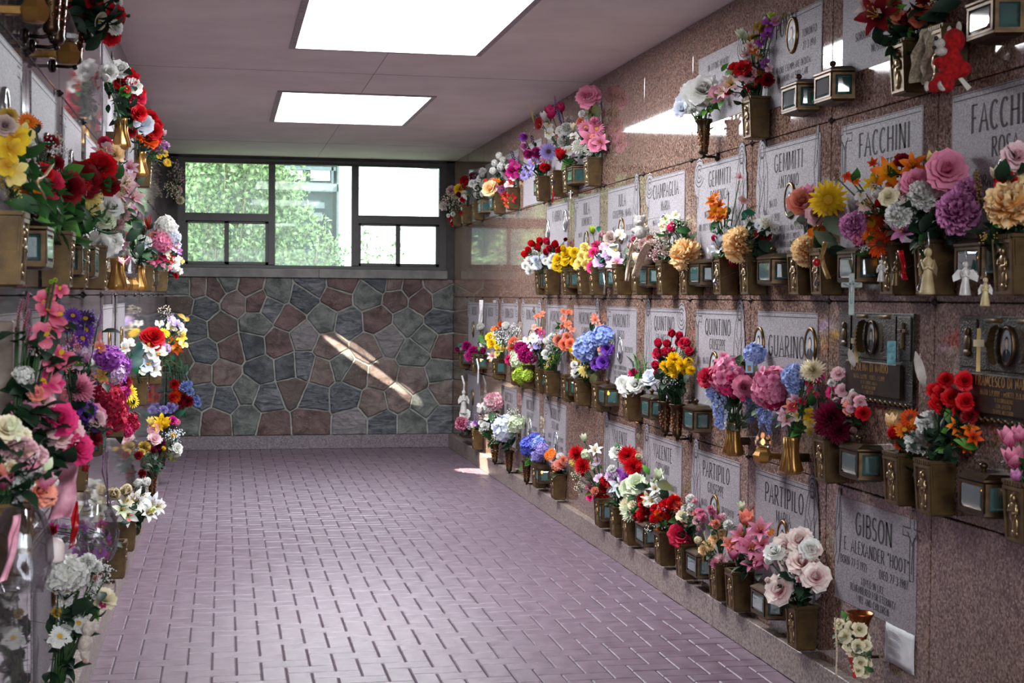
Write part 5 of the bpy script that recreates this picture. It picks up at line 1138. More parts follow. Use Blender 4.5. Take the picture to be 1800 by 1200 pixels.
BR('d8', 'two red spider mums with a white lily and trailing pink blossoms', 'mu red 1013 796 15,mu red 1023 817 15,li white 1046 790 12,tu gw 1026 770 7,hy gw 1030 798 8,ge lilac 1048 811 9,hy gw 1040 818 8,ca pink 1036 855 8,ca sal 1045 862 7,ca red 1055 868 10,ca red 1064 878 9,ca red 1060 855 8,br gw 1012 838 10,br gw 1020 858 9,hy lyel 1008 812 7,ro hpink 1036 874 5,orc lilac 1052 840 8', 26, 'b', .045)
BR('d9', 'peach spider mums with an orange gerbera', 'mu wpy 975 805 11,mu sal 985 815 10,mu coral 978 818 9,ge org 966 800 10,ge org 970 795 8,ca white 985 802 7,mu sal 990 808 8', 16, 'd', .045)
BR('d10', 'periwinkle blue hydrangea with lavender blossoms', 'hy pblue 936 782 15,hy pblue 930 790 11,hy lb 950 778 11,hy lav 955 790 11,hy lav 947 802 10,hy pblue 942 770 9,lf b 938 808 10,lf b 930 812 9,lf b 944 812 8', 10, 'b', .05)
BR('d11', 'big pale blue hydrangea with green hydrangea florets', 'hy bw 893 752 19,hy bw 885 760 14,hy gw 910 745 13,br gw 904 728 10,br gw 912 738 9,lf d 882 775 12,lf d 900 775 12', 22, 'd', .06)
BR('d12', 'white peony with trailing white blossoms and green leaves', 'pe wpk 868 707 16,pe white 860 712 11,orc wpk 845 712 6,ca white 852 748 8,ca gw 848 755 7,br white 868 735 10,br gw 875 770 9,br gw 866 778 8,rb white 843 722 6,lf g 865 735 11,lf g 875 740 11,lf d 858 740 11,br white 868 790 6', 30, 'g', .055)
BR('d13', 'small purple and white sprigs beside the pink peony', 'orc purp 838 742 5,orc vio 842 748 5,orc lilac 832 746 5,sp lilac 836 735 7,br gw 830 752 6', 10, 's', .035)
BR(PT(822, 756), 'pink peony with a white rose, nearest the stone wall on the lowest row', 'pe pink 812 744 12,pe pink 818 750 9,pe lilac 824 746 7,ro white 817 727 7,lf t 808 750 6', 8, 'd', .04)
# ------------------------------------------------------------------ left wall
FT('L', 1, """
f|2|at the top left corner, nearest the camera||.01
c|52|farther of two at the upper left corner||.05
c|40|nearer of two at the upper left corner||.055
f|72|hanging lower between the round vases, upper left||.03
c|90|under the red roses and white calla, upper left|e1|.075
d|184|holding the red and white roses on the left wall|e2|0
d|224|holding the white rose and red garland on the left wall|e3|0
b|239|below the purple and yellow sprays on the left wall|e4
""")
FT('L', 2, """
b|-34|cut off by the left edge, below the yellow orchids|
l|22|below the big green leaves on the left wall||.05
b|70|between the two nearest lanterns on the left wall|f1
L|97|with red glow, below the yellow gerbera|
b|104|behind the red-glowing lantern on the left wall|f2
l|124|below the white gardenia on the left wall
b|144|below the white gardenia on the left wall|f3
d|176|beside two crystal flame lamps, darker one|f4
f|183|farther crystal, beside the darker fluted vase|
f|204|nearer the window, below the pink ribbon|
d|222|under the red strelitzia on the left wall|f5
b|244|under the pink hydrangea on the left wall|f6
L|256|under the pink and white orchids, left wall
b|274|last of the second row on the left wall|f7
""")
FT('L', 3, """
b|-20|hidden among the pink roses at the left edge|g0
b|104|behind the purple ribbon flower on the left wall|g1
l|140|below the magenta hydrangea on the left wall
b|184|hidden below the magenta hydrangea|g2
b|231|bare sided, below the white orchids on the left wall|g3
b|262|under the orange lily on the left wall|g4
b|288|under the scarlet and blue mums beside the stone wall|g5
""")
FT('L', 4, """
b|62|lowest on the left wall, below the white flowers|h1
b|186|beside the cellophane wrapped orchids, low on the left wall|h2
b|206|below the white lilies, low on the left wall|h3
c|248|holding the burgundy mum and gypsophila on the left wall|h4
c|268|nearest the stone wall, low on the left wall|h5
""")
def BL(key, label, spec, leaves=24, lc='g', ls=.05, **k): return bouquet('L', MOUTH[key] if isinstance(key, str) else key, label, spec, leaves, lc, ls, **k)
LP = lambda x, y, d=.08: PT(x, y, d, 'L')
BL('e1', 'dark leaved bouquet with a white calla and red roses, top left', 'cl white 178 26 21,cl cream 172 38 16,ro red 205 22 13,ro red 196 62 13,ro dred 185 50 12,ro red 165 2 16,ro white 205 48 10,ca dred 115 18 14,tu cream 112 6 10,lf d 165 72 20,lf d 150 25 18,lf d 140 45 18,rb yel 122 0 8,ro white 208 2 8,lf d 130 20 16', 50, 'd', .075)
BL('e2', 'red and white roses above a red rose garland on the left wall', 'ro white 188 126 12,ro white 212 120 12,ro red 213 138 20,ro red 222 142 14,ro white 210 153 12,ro white 236 150 12,rb white 185 137 8,ro red 243 160 11,ro rr 243 172 11,ro rr 241 188 12,ro red 245 198 11,rb grn 190 150 8', 50, 'd', .06)
BL('e3', 'big white rose with trailing red roses on the left wall', 'ro bw 248 217 15,ro red 265 205 11,ro red 271 228 12,ro orr 262 243 13,ro red 270 240 11,ro dred 228 232 8,rb white 232 212 8,ro red 275 218 9,tu lpink 288 234 6,lf d 245 236 10,rb red 222 200 7', 30, 'd', .05)
BL('e4', 'small purple and yellow orchid sprays hanging near the window', 'orc vio 282 250 6,orc mag 275 258 6,orc vio 290 257 6,orc mauve 285 247 5,orc yel 290 270 6,ge yel 294 286 8,orc yel 280 275 5,orc mag 272 262 5,br grn 268 280 7,orc pl 294 254 5', 20, 'g', .04)
BL(on(314, 335, 1, 14.42), 'dried pink and cream hydrangea sprays at the window jamb', 'br dust 300 290 13,br dust 306 310 13,br wpk 312 322 11,ca dpink 311 335 9,ca cream 317 352 7,br cream 305 345 12,br dust 313 302 10,br cream 298 330 10', 12, 's', .04)
BL('f1', 'yellow orchids, orange marigolds and mimosa at the left edge', 'orc yel 24 240 24,orc lyel 40 235 18,orc yel 18 262 22,orc lyel 22 300 24,orc yel 12 290 18,ge org 48 214 17,ge oy 62 220 13,br yel 18 332 16,br lyel 24 345 14,br yel 12 318 14,ca white 50 258 14,ca white 40 275 13,orc white 55 300 14,orc white 45 312 12,ge oy 54 332 20,ge oy 85 345 18,ro rr 78 322 20,ro red 70 305 15,br white 85 262 18,br white 110 270 14,br cream 98 250 14,ro dred 88 248 10,lf d 60 230 14,ro dred 96 284 12,sp s 78 280 20,lf g 42 355 26,lf b 68 385 26,lf b 88 400 20,lf g 30 360 22,ro gold 14 205 12,ro dust 8 220 14', 46, 'g', .07)
BL('f2', 'dark red roses with a yellow gerbera and broad green leaves', 'ro dred 112 328 22,ro dred 150 312 24,ro dred 130 322 18,ro red 178 288 20,ro dred 190 322 16,ro red 165 295 15,ge lyel 158 345 24,ge lyel 150 372 18,ge cream 170 365 14,br white 108 318 11,br white 120 322 9,lf b 120 395 28,lf b 118 412 26,lf g 75 370 24,lf g 150 400 22,lf g 100 385 22,rb red 122 338 12,lf b 128 300 22,lf g 140 362 18', 40, 'g', .08)
BL('f3', 'pink and white lilies with a dusty pink mum and a white gardenia', 'li pl 218 335 24,li wpk 222 318 20,ro cream 208 345 18,ro peach 197 268 16,orc lpink 188 262 12,li wpk 178 265 16,mu dpink 215 375 18,mu dpink 205 390 17,mu pink 190 408 14,ro white 195 362 18,ro gw 185 385 14,ro white 175 430 18,ro white 198 422 16,li lpink 236 345 18,orc pl 238 368 14,lf s 248 318 10,lf d 200 300 14,li pl 228 292 16,ro rr 185 250 9,orc white 188 308 12,lf s 246 368 14', 44, 'g', .06)
BL('f5', 'red strelitzia with white carnations and dark leaves', 'st orr 255 402 20,st red 262 395 16,ca white 256 424 11,ca bw 250 430 9,lf d 235 412 16,lf d 245 440 16,lf g 255 450 14,lf d 240 395 16', 34, 'd', .07)
BL('f6', 'pink hydrangea with white hydrangea and small orchids, by the window', 'hy pink 282 425 17,hy sal 275 418 12,hy white 292 398 16,hy bw 302 415 14,orc pl 308 435 9,orc hpink 272 455 10,orc pink 282 462 9,orc vio 316 442 6,li red 300 455 9,orc white 308 462 9,orc pink 264 460 8,orc gw 292 440 9,orc lilac 312 428 7,ca white 296 385 8', 30, 'g', .045)
BL('f7', 'white and red orchids hanging lowest beside the window frame', 'orc white 312 455 7,ca white 307 470 7,orc lyel 318 458 6,ro red 310 484 4,orc white 316 476 6,orc white 302 474 7,orc pink 295 470 6', 16, 's', .04)
BL('g0', 'coral pink orchids with pink heather and peach edged roses, left edge', 'orc rpink 80 530 19,orc rpink 98 555 24,orc rpink 82 545 18,orc rpink 105 510 14,orc rpink 78 590 22,orc rpink 92 580 18,orc rpink 105 625 24,orc rpink 95 640 18,orc rpink 80 675 26,orc hpink 92 668 20,po lime 85 510 5,po lime 97 492 4,po lime 90 495 4,sp pink 35 545 20,sp pink 45 565 20,sp dpink 30 570 20,sp pink 50 590 18,sp pink 48 530 16,br pink 55 605 15,br lpink 65 615 14,ro wpy 70 705 20,ro wpy 75 755 22,ro pink 45 728 24,ro pink 55 722 18,ro hpink 106 735 23,ro hpink 140 785 22,ro wpy 125 758 20,ro wpy 105 765 18,ro cream 40 765 10,hy white 42 660 16,lf d 35 685 22,lf d 42 720 18,ro sal 65 690 12,lf d 70 790 26,lf d 100 800 26,rb lpink 60 735 12', 60, 'd', .08)
BL('g1', 'pink pompon dahlia with purple ribbon flower and violet gypsophila', 'mu pink 140 680 27,po pink 140 685 23,hy purp 152 725 17,orc purp 140 715 14,orc dkp 165 745 14,ro pink 168 728 15,ro lpink 172 735 12,ge purp 128 555 16,ge dkp 150 560 18,ge purp 150 580 20,br lav 150 565 20,ge dkp 118 575 14,ge purp 145 595 18,sp vio 175 560 14,br pink 125 610 16,br pink 140 625 16,br lpink 120 625 14,orc vio 125 600 10,tu lilac 150 625 14,orc pl 135 640 11,lf b 140 640 12,lf d 125 660 16,br sal 115 650 12,br pink 150 605 14,br sal 168 665 10,ro dred 170 770 10,tu pink 172 750 14', 40, 'd', .065)
BL('g2', 'violet hydrangea above a magenta hydrangea with a yellow gerbera', 'hy vio 185 630 20,hy vio 205 640 18,hy lilac 195 655 17,hy vio 208 665 14,hy gw 190 645 12,orc gold 180 660 12,hy rr 190 705 22,hy rr 195 730 20,hy mag 210 690 16,hy rr 180 690 15,hy rr 205 745 14,hy rr 180 752 13,hy rr 232 735 10,hy hpink 222 755 12,hy rr 235 745 9,ge yel 225 690 18,ge yel 232 705 13,ro dred 220 670 9,lf d 208 762 18,lf b 218 712 13,orc sal 175 610 10,ca lyel 212 630 8,orc wpk 212 700 9,lf p 150 650 14', 36, 'd', .06)
BL('g3', 'white moth orchids with a teal leaf on the left wall', 'orc white 262 608 15,orc white 276 622 16,orc bw 258 640 15,orc white 270 650 14,orc gw 250 650 10,orc white 255 598 12,lf p 240 625 18,lf p 236 640 17,lf p 245 612 12,orc white 225 605 11,orc white 218 612 10,ro red 270 590 14,ro red 258 590 9,ro rr 280 595 9,hy lilac 292 612 8', 14, 't', .05)
BL('g4', 'orange lily and yellow blossoms with lavender gypsophila and variegated leaves', 'li org 307 602 14,li ry 310 612 12,ge yel 288 585 11,orc yel 318 592 10,orc lyel 322 605 8,orc lilac 302 565 10,orc lav 312 570 10,br lilac 295 560 11,br cream 288 548 11,orc cream 300 575 8,lf gold 320 558 9,lf gold 327 562 7,orc white 322 580 6,fe t 305 635 14,fe t 318 640 15,fe t 300 645 14,fe t 325 650 12,orc white 280 568 7', 20, 't', .05)
BL('g5', 'scarlet and orange mums with bright blue cornflowers before the stone wall', 'mu red 306 676 10,mu orr 307 698 12,mu orr 312 690 9,mu dred 330 706 11,mu dred 322 700 9,ca lb 325 680 9,ca blue 334 690 8,ca lb 345 702 7,ca lb 348 710 6,ca lb 332 676 7,ca lav 298 717 9,ca lav 306 714 8,ca lav 288 720 7,ca rr 318 712 6,lf t 318 725 9,fe t 325 728 9,br rr 322 718 5', 20, 't', .045)
BL(LP(0, 850, .1), 'pale carnations and pink ribbon bouquet at the left edge', 'ca wpy 30 785 26,ca wpy 48 790 22,ca wpy 15 780 20,ca wpy 68 800 18,ca white 28 815 15,ca cream 20 818 11,ro pink 50 810 14,ca white 35 857 24,ca white 45 850 18,ca white 94 845 10,ca white 65 825 18,ca white 60 815 15,ro sal 72 862 20,tu pink 78 850 18,tu sal 10 830 18,orc white 45 825 9,orc white 52 838 9,br lilac 62 830 12,lf gw 85 815 14,lf lime 78 843 9,ro cream 15 750 20,lf gw 22 752 22,lf gw 30 760 18,ro sal 85 870 15,tu pink 8 845 18,ro cream 40 765 12', 34, 'd', .06)
BL('h1', 'white hydrangea with white cosmos and small red berries, low on the left', 'hy white 118 1005 27,hy white 105 1015 24,hy white 132 1012 24,hy cream 120 1020 22,ca white 155 985 14,ca white 168 995 12,br red 152 988 8,br red 168 1012 9,br white 175 1000 16,br white 190 1005 12,br white 180 1020 12,ro cream 184 1050 16,ca white 165 1020 14,br white 160 1045 8,ge white 105 1118 18,ge white 138 1095 18,orc white 105 1118 20,orc white 138 1093 20,orc white 150 1105 13,lf b 165 1080 16,lf d 140 1065 22,lf d 125 1075 20,lf d 155 1070 20,ca gold 100 1075 9,orc mag 180 1063 6', 44, 'd', .06)
BL('h2', 'purple orchids wrapped in clear cellophane', 'orc mag 178 925 10,orc vio 182 945 11,orc mag 186 950 9,orc vio 175 970 11,orc mag 182 975 9,orc lilac 150 925 9,orc vio 145 930 8,orc mag 95 925 8,ca dred 92 932 8', 10, 'd', .05)
BL('h3', 'white lilies with cream rosebuds low on the left wall', 'li white 232 880 22,li bw 268 885 20,li white 248 875 18,li white 225 905 18,li white 262 900 16,li white 280 890 14,rb cream 200 868 13,rb cream 222 862 12,rb white 242 850 9,rb white 256 848 10,li gw 215 895 15,tu lime 268 898 9,lf d 245 910 14,lf d 240 925 14,ro sal 240 932 6,lf d 228 925 14', 40, 'd', .06)
BL('h4', 'yellow lily, pink rosebuds and a burgundy mum with gypsophila', 'li yel 284 740 13,tu yel 290 745 10,li yel 278 748 11,tu lyel 265 742 8,ro lpink 272 770 9,ro wpk 270 753 8,mu burg 281 780 12,mu burg 285 790 10,ca gold 254 785 10,ca brn 262 782 8,ca dred 243 800 7,br bw 300 770 14,br white 295 785 13,br bw 310 765 12,ca yel 305 765 5,rb pink 310 743 7,ro mag 304 738 6,lf t 308 772 7,lf g 258 802 8,lf d 270 812 9,lf t 275 825 8,ca dred 250 832 7,rb dred 246 800 6', 34, 'd', .05)
BL('h5', 'white rose hanging at the end of the lowest left row', 'ro white 311 790 9,ro white 313 787 7,lf o 300 803 7,lf o 305 808 6,br bw 306 775 9', 10, 'o', .05)
# ------------------------------------------------------------------ keepsakes hung among the vases
def single(name, mb, m, label, cat, loc, rz=0, smooth=True):
    return tag(obj(name, mb, m, None, loc, smooth), label, cat)
def hung(name, x, y, d, label, cat, side='R'):
    p = PT(x, y, d, side); r = root(name, p, 0, label, cat)
    # local frame: x to the viewer's right, z up, -y towards the viewer
    f = (p - CAM); r.rotation_euler = (0, 0, math.atan2(f.y, f.x) - PI/2)
    if d > .05:
        q = V((XR if side == 'R' else XL, p.y + .02, p.z + .05)) - p; q = Matrix.Rotation(-r.rotation_euler.z, 4, 'Z') @ q
        w = MB(); w.tube([(0, .003, 0), q * .5 + V((0, 0, .012)), q], .0007, 4); obj('hanging_wire', w, M_IRON, r)
    return r, p, (p - CAM).dot(FW) / F_PX
def remesh(o, v):
    m = o.modifiers.new('remesh', 'REMESH'); m.mode = 'VOXEL'; m.voxel_size = v; m.use_smooth_shade = True
# red plush bear
r, p, s = hung('plush_bear', 1672, 105, .15, 'red and white plush bear hanging below the dark top right lantern', 'soft toy')
M_RED = mat('red_plush', '8a0408', 'cc1216', rough=.95, scale=90, bump=.6, bscale=400); M_WHP = mat('white_plush', 'c8c0b4', 'e4ded4', rough=.95, scale=90, bump=.6, bscale=400); M_BLK = mat('black_nose', '0c0c10', '18181c', rough=.3)
def E(b, x, y, rx, ry=None, dy=0, rd=None): b.ell(((x - 1672)*s, dy*s, (105 - y)*s), (rx*s, (rd or rx)*s, (ry or rx)*s), 12, 9)
b = MB(); E(b, 1676, 72, 20, 22); E(b, 1672, 115, 22, 30); E(b, 1660, 140, 19, 15, -8); E(b, 1645, 152, 13, 12, -12); E(b, 1690, 122, 17, 15); E(b, 1652, 110, 11, 9, -10); E(b, 1664, 150, 16, 14, -14)
b.tube([((1672-1672)*s, 0, (105-90)*s), (0, 0, (105-120)*s)], 16*s, 10)
o = obj('body', b, M_RED, r); remesh(o, .004)
b = MB(); E(b, 1652, 78, 10, 9, -14); E(b, 1655, 92, 11, 8, -12); obj('muzzle', b, M_WHP, r)
b = MB(); E(b, 1684, 50, 5, 11, -2); E(b, 1668, 54, 4, 8, -3); obj('ear', b, M_WHP, r)
b = MB(); E(b, 1659, 152, 10, 10, -22, 6); obj('foot_pad', b, M_WHP, r); b = MB(); E(b, 1632, 152, 5, 9, -14); obj('foot_pad', b, M_WHP, r)
b = MB(); E(b, 1646, 70, 4, 4, -22); E(b, 1643, 86, 4, 3.5, -20); obj('nose', b, M_BLK, r)
b = MB(); q = [((x-1672)*s, -2*s, (105-y)*s) for x, y in ((1684, 138), (1690, 135), (1707, 154), (1700, 160))]; b.loft([[(a, 0, c) for a, _, c in q], [(a, .002, c) for a, _, c in q]]); obj('cloth_tag', b, mat('tag_cloth', 'c8c4b4', 'd8d4c6', rough=.9), r, smooth=False)
# ribbons: cloth strips with real folds
def strip(name, pts, w, m, label, cat, side='R', d=.14, wav=.006, w1=None, group=None):
    P3 = [PT(x, y, d, side) for x, y in pts]; b = MB(); N = 6; path = []
    for a, c in zip(P3, P3[1:]):
        for k in range(N): path.append(a.lerp(c, k / N))
    path.append(P3[-1]); rows = []; base = path[0]
    rt = (RT - FW * .15).normalized()
    for i, q in enumerate(path):
        t = path[min(i+1, len(path)-1)] - path[max(i-1, 0)]; sd = t.cross(FW).normalized(); row = []
        wd = (w + ((w1 or w) - w) * i / len(path)) * (q - CAM).dot(FW) / F_PX
        for j in range(7):
            u = -1 + j / 3; row.append(q + sd * (u * wd / 2) + FW * (wav * math.sin(u * 4 + i * .6) + wav * math.sin(i * .9)) - base)
        rows.append(row)
    b.loft(rows, 0, False, False, closed=False)
    o = single(name, b, m, label, cat, base); sm = o.modifiers.new('thick', 'SOLIDIFY'); sm.thickness = .0012
    if group: o['group'] = group
    return o
M_LACE = mat('cream_lace', '9a8e78', 'cfc4ac', rough=.8, scale=120); M_BURL = mat('burlap', 'a08c74', 'd0bea4', rough=.9, scale=150); M_PKR = mat('pink_organza', 'b86a82', 'dca0b2', rough=.5, scale=20)
M_RDR = mat('red_satin', '8c0610', 'b80c1a', rough=.3); M_PCH = mat('peach_satin', 'd8a060', 'f0c088', rough=.4); M_WHT = mat('white_tulle', 'b4aeb0', 'd8d2d4', rough=.6, scale=50)
strip('lace_ribbon', [(1630, 52), (1620, 80), (1613, 110), (1612, 146)], 18, M_LACE, 'cream lace ribbon hanging between the two top right vases', 'ribbon', w1=30, wav=.012)
strip('lace_ribbon', [(1634, 60), (1632, 95), (1628, 130), (1630, 148)], 16, M_LACE, 'second strand of cream lace beside the red plush bear', 'ribbon', w1=20, wav=.012)
strip('burlap_ribbon', [(1112, 428), (1106, 455), (1102, 494)], 7, M_BURL, 'narrow burlap ribbon hanging straight from the dusty basket', 'ribbon', d=.16)
strip('burlap_ribbon', [(1140, 428), (1128, 450), (1116, 486)], 13, M_BURL, 'wide burlap ribbon slanting across the dusty basket', 'ribbon', d=.17)
strip('red_ribbon', [(1583, 440), (1588, 470), (1590, 492)], 9, M_RDR, 'red ribbon strip hanging at the cherub ornament', 'ribbon')
strip('gold_ribbon', [(1452, 425), (1444, 450), (1456, 490)], 8, mat('gold_ribbon_cloth', '8a6a34', 'b8965a', rough=.4), 'golden ribbon bow tail under the yellow gerbera', 'ribbon', d=.14)
strip('peach_ribbon', [(92, 290), (78, 312), (64, 318), (78, 346)], 10, M_PCH, 'peach satin ribbon bow over the yellow and orange blooms, left edge', 'ribbon', 'L', .2, .003)
strip('pink_ribbon', [(30, 905), (24, 950), (8, 1020)], 16, M_PKR, 'pale pink ribbon slanting down at the lower left edge', 'ribbon', 'L', .14)
strip('organza_ribbon', [(118, 815), (112, 860), (108, 910)], 44, M_PKR, 'wide sheer pink organza ribbon on the left wall', 'ribbon', 'L', .15, .01)
strip('red_satin_ribbon', [(131, 880), (132, 915), (130, 945), (126, 962)], 13, M_RDR, 'red satin ribbon end below the pink organza, left wall', 'ribbon', 'L', .16, .004)
strip('red_satin_ribbon', [(138, 800), (148, 812), (150, 828)], 12, M_RDR, 'red ribbon loop beside the lantern on the left wall', 'ribbon', 'L', .12, .004)
strip('pink_bow', [(208, 455), (218, 462), (226, 452), (222, 440)], 8, M_PKR, 'small pink bow above the crystal flame lamp, left wall', 'ribbon', 'L', .1, .004)
for x0, x1 in ((182, 196), (190, 190)): strip('bead_strand', [(x0, 790), (x0 - 2, 830), (x1, 890)], 3, mat('bead_string', '5a3a5a', '8a6a80', rough=.3, scale=80), 'purple bead strand, %s strand of the pair, hanging low on the left wall' % ('farther-slanting' if x0 == 182 else 'straight'), 'bead strand', 'L', .05, .001)
# crucifix and small crosses
def crucifix(x, y, h, w, d, m, label, bw=.13):
    r, p, s = hung('hanging_crucifix', x, y, d, label, 'crucifix'); H, W, t = h*s, w*s, bw*w*s
    b = MB(); b.box(-t, t, -t*.8, t*.8, -H*.62, H*.38, bev=t*.3); b.box(-W/2, W/2, -t*.8, t*.8, H*.1 - t, H*.1 + t, bev=t*.3)
    obj('cross', b, m, r, smooth=False)
    c = MB(); c.ell((0, -t*1.2, H*.16), (t*.7, t*.6, t*.8)); c.ell((0, -t*1.2, 0), (t*.8, t*.6, H*.12)); c.ell((0, -t*1.2, -H*.22), (t*.5, t*.5, H*.14)); c.tube([(-W*.4, -t, H*.14), (0, -t*1.2, H*.06), (W*.4, -t, H*.14)], t*.35, 5); obj('corpus', c, m, r)
    b = MB(); b.tube([(0, 0, H*.38), (t*.5, 0, H*.6), (0, .02, H*.85)], t*.25, 4); obj('cord', b, M_IRON, r)
M_PALE = mat('pale_resin', '98a8a4', 'b8c4c0', rough=.35, scale=20)
crucifix(1497, 508, 74, 36, .16, M_PALE, 'pale green plastic crucifix on a cord before a lit lantern')
crucifix(973, 322, 22, 10, .16, M_IRON, 'small dark crucifix hanging below the lavender gerbera bouquet')
crucifix(1003, 340, 16, 8, .14, M_SILV, 'small silver cross hanging beside the pink lily vase lantern')
M_PORC = mat('white_porcelain', 'b8b4b0', 'd4d0ca', rough=.3); M_IVO = mat('ivory_resin', 'a89468', 'cbb88a', rough=.5)
def angel(x, y, h, m, mw, label, d=.17, wings=1.0, name='angel_ornament', side='R'):
    r, p, s = hung(name, x, y, d, label, 'angel ornament', side); H = h*s
    b = MB(); b.lathe([(.17*H, -.5*H), (.16*H, -.45*H), (.1*H, -.1*H), (.09*H, .1*H), (.11*H, .2*H), (.05*H, .27*H), (.04*H, .3*H)], 12); b.ell((0, 0, .37*H), (.085*H, .085*H, .1*H)); b.tube([(-.11*H, 0, .17*H), (-.08*H, -.1*H, .02*H), (0, -.13*H, .08*H)], .035*H, 6); b.tube([(.11*H, 0, .17*H), (.08*H, -.1*H, .02*H), (0, -.13*H, .08*H)], .035*H, 6)
    obj('body', b, m, r)
    for sg in (-1, 1):
        w = MB(); w.loft([[(sg*(.06 + .3*wings*k)*H, .05*H + t, z*H) for k, z in ((0, .2), (.5, .24), (1, .05), (.9, -.12), (.4, -.05), (0, 0))] for t in (0, .02*H)]); obj('wing', w, mw, r, smooth=False)
    c = MB(); c.tube([(0, 0, .46*H), (.02*H, 0, .6*H), (0, .03, .8*H)], .01*H + .0006, 4); obj('cord', c, M_SILV, r)
angel(1697, 488, 62, M_PORC, M_PORC, 'white angel ornament with broad wings before the lit lantern', wings=1.0)
angel(1732, 512, 52, M_IVO, M_PORC, 'ivory angel figurine with white wings, lowest of the hanging ornaments', wings=.6)
angel(1631, 475, 84, M_IVO, M_BRZL, 'slim golden angel ornament before a bronze vase', wings=.45)
angel(1549, 475, 40, M_PORC, M_PORC, 'small white cherub beside the red ribbon', wings=.5)
angel(1575, 480, 46, M_BRZL, M_BRZL, 'small bronze cherub ornament on the red ribbon', wings=.3)
angel(815, 705, 42, M_PORC, M_PORC, 'white hanging angel near the stone wall, above the pink peony', d=.1, wings=.6)
def crystal(x, y, h, label):
    r, p, s = hung('crystal_drop', x, y, .17, label, 'crystal pendant'); H = h*s; b = MB(); b.lathe([(.03*H, .5*H), (.22*H, .2*H), (.34*H, -.05*H), (.26*H, -.28*H), (.02*H, -.5*H)], 8); obj('crystal', b, M_CRYS, r, smooth=False)
    c = MB(); c.tube([(0, 0, .5*H), (0, 0, 1.2*H), (0, .03, 1.9*H)], .0008, 4); obj('wire', c, M_SILV, r)
crystal(1259, 494, 16, 'clear crystal drop hanging beside the lantern under the white tulips'); crystal(1435, 498, 17, 'clear crystal drop hanging below the red bead, under the yellow gerbera'); crystal(1617, 506, 18, 'clear crystal drop hanging beside the slim golden angel')
r, p, s = hung('red_bead', 1435, 461, .17, 'shiny red bead hanging under the yellow gerbera bouquet', 'bead'); b = MB(); b.ell((0, 0, 0), 7*s, 10, 8); obj('bead', b, M_RDR, r)
r, p, s = hung('teddy_bear', 1124, 397, .12, 'small grey teddy bear sitting in the dusty basket', 'soft toy'); b = MB()
for x, y, k in ((1124, 388, 10), (1126, 408, 12), (1116, 381, 4), (1132, 381, 4), (1114, 405, 5), (1137, 404, 5)): b.ell(((x-1124)*s, 0, (397-y)*s), k*s, 10, 8)
o = obj('body', b, mat('grey_plush', '8a8480', 'b0aaa6', rough=.95, scale=80, bump=.5, bscale=300), r); remesh(o, .004); b = MB(); b.ell((0, -10*s, 7*s), (4*s, 4*s, 3*s)); obj('muzzle', b, M_WHP, r)
r, p, s = hung('wicker_basket', 1132, 445, .09, 'small wicker basket with an arched handle holding dusty blossoms', 'basket'); b = MB(); b.lathe([(14*s, -22*s), (20*s, -10*s), (22*s, 0), (19*s, 0), (12*s, -18*s)], 14); obj('bowl', b, M_BURL, r); b = MB(); b.tube([(22*s*math.cos(PI*i/12), 0, 30*s*math.sin(PI*i/12)) for i in range(13)], 1.8*s, 6); obj('handle', b, M_BURL, r)
# feather, holy card, palm crosses on the bronze plaques
def feather(x, y, w, h, label, side='R', ang=.3):
    r, p, s = hung('feather', x, y, .05, label, 'feather', side); b = MB(); b.add(petal(h*s, [.1*w*s, .45*w*s, .5*w*s, .4*w*s, .05*w*s], 0, .5, 4, .15, 0, 0, -h*s/2), Matrix.Rotation(ang, 4, 'Y') @ RZ(PI/2) @ Matrix.Rotation(-PI/2, 4, 'Y')); o = obj('vane', b, mat('white_feather', 'b0a8a0', 'd0c8c0', rough=.8), r); m = o.modifiers.new('thick', 'SOLIDIFY'); m.thickness = .001
    c = MB(); c.tube([(0, -.003, -h*s*.62), (0, -.002, 0), (0, 0, h*s*.4)], .0012, 4); obj('quill', c, M_WHP, r)
feather(1617, 648, 17, 68, 'white feather tucked between the two bronze plaques', ang=-.25); feather(1497, 628, 12, 34, 'small pale feather tucked in the first bronze plaque', ang=-.3)
def palm(x, y, h, label):
    r, p, s = hung('palm_cross', x, y, .03, label, 'palm cross'); b = MB(); b.box(-3.5*s, 3.5*s, -.002, 0, -h*s/2, h*s/2); obj('upright', b, mat('dry_palm', 'b89a60', 'd0b478', rough=.8, scale=15), r, smooth=False); b = MB(); b.box(-9*s, 9*s, -.005, -.002, .08*h*s, .24*h*s); obj('crossbar', b, mat('pale_palm', 'c4b48c', 'd8caa4', rough=.8), r, smooth=False)
palm(1505, 608, 58, 'folded palm cross tucked on the first bronze plaque'); palm(1720, 615, 76, 'folded palm cross tucked on the bronze plaque at the right edge')
def card(x, y, w, h, m, label, side='R', d=.02, name='prayer_card', yaw=0):
    r, p, s = hung(name, x, y, d, label, 'card', side); b = MB(); b.box(-w*s/2, w*s/2, -.001, .001, -h*s/2, h*s/2); obj('card', b, m, r, smooth=False); return r, s
card(1567, 620, 15, 42, mat('blue_card', '2a6a78', '6ab0b4', rough=.35, scale=60), 'blue green prayer card leaning on the first bronze plaque', d=.035)
r, s = card(1317, 645, 13, 20, mat('sky_card', '8ab0d8', 'a8c8e4', rough=.4), 'small blue photo card among the pink and blue hydrangeas', d=.2)
b = MB(); b.box(-3*s, 3*s, -.002, -.0012, -7*s, 3*s); obj('printed_figure', b, mat('card_print', '8a4a30', 'b08058', rough=.5), r, smooth=False)
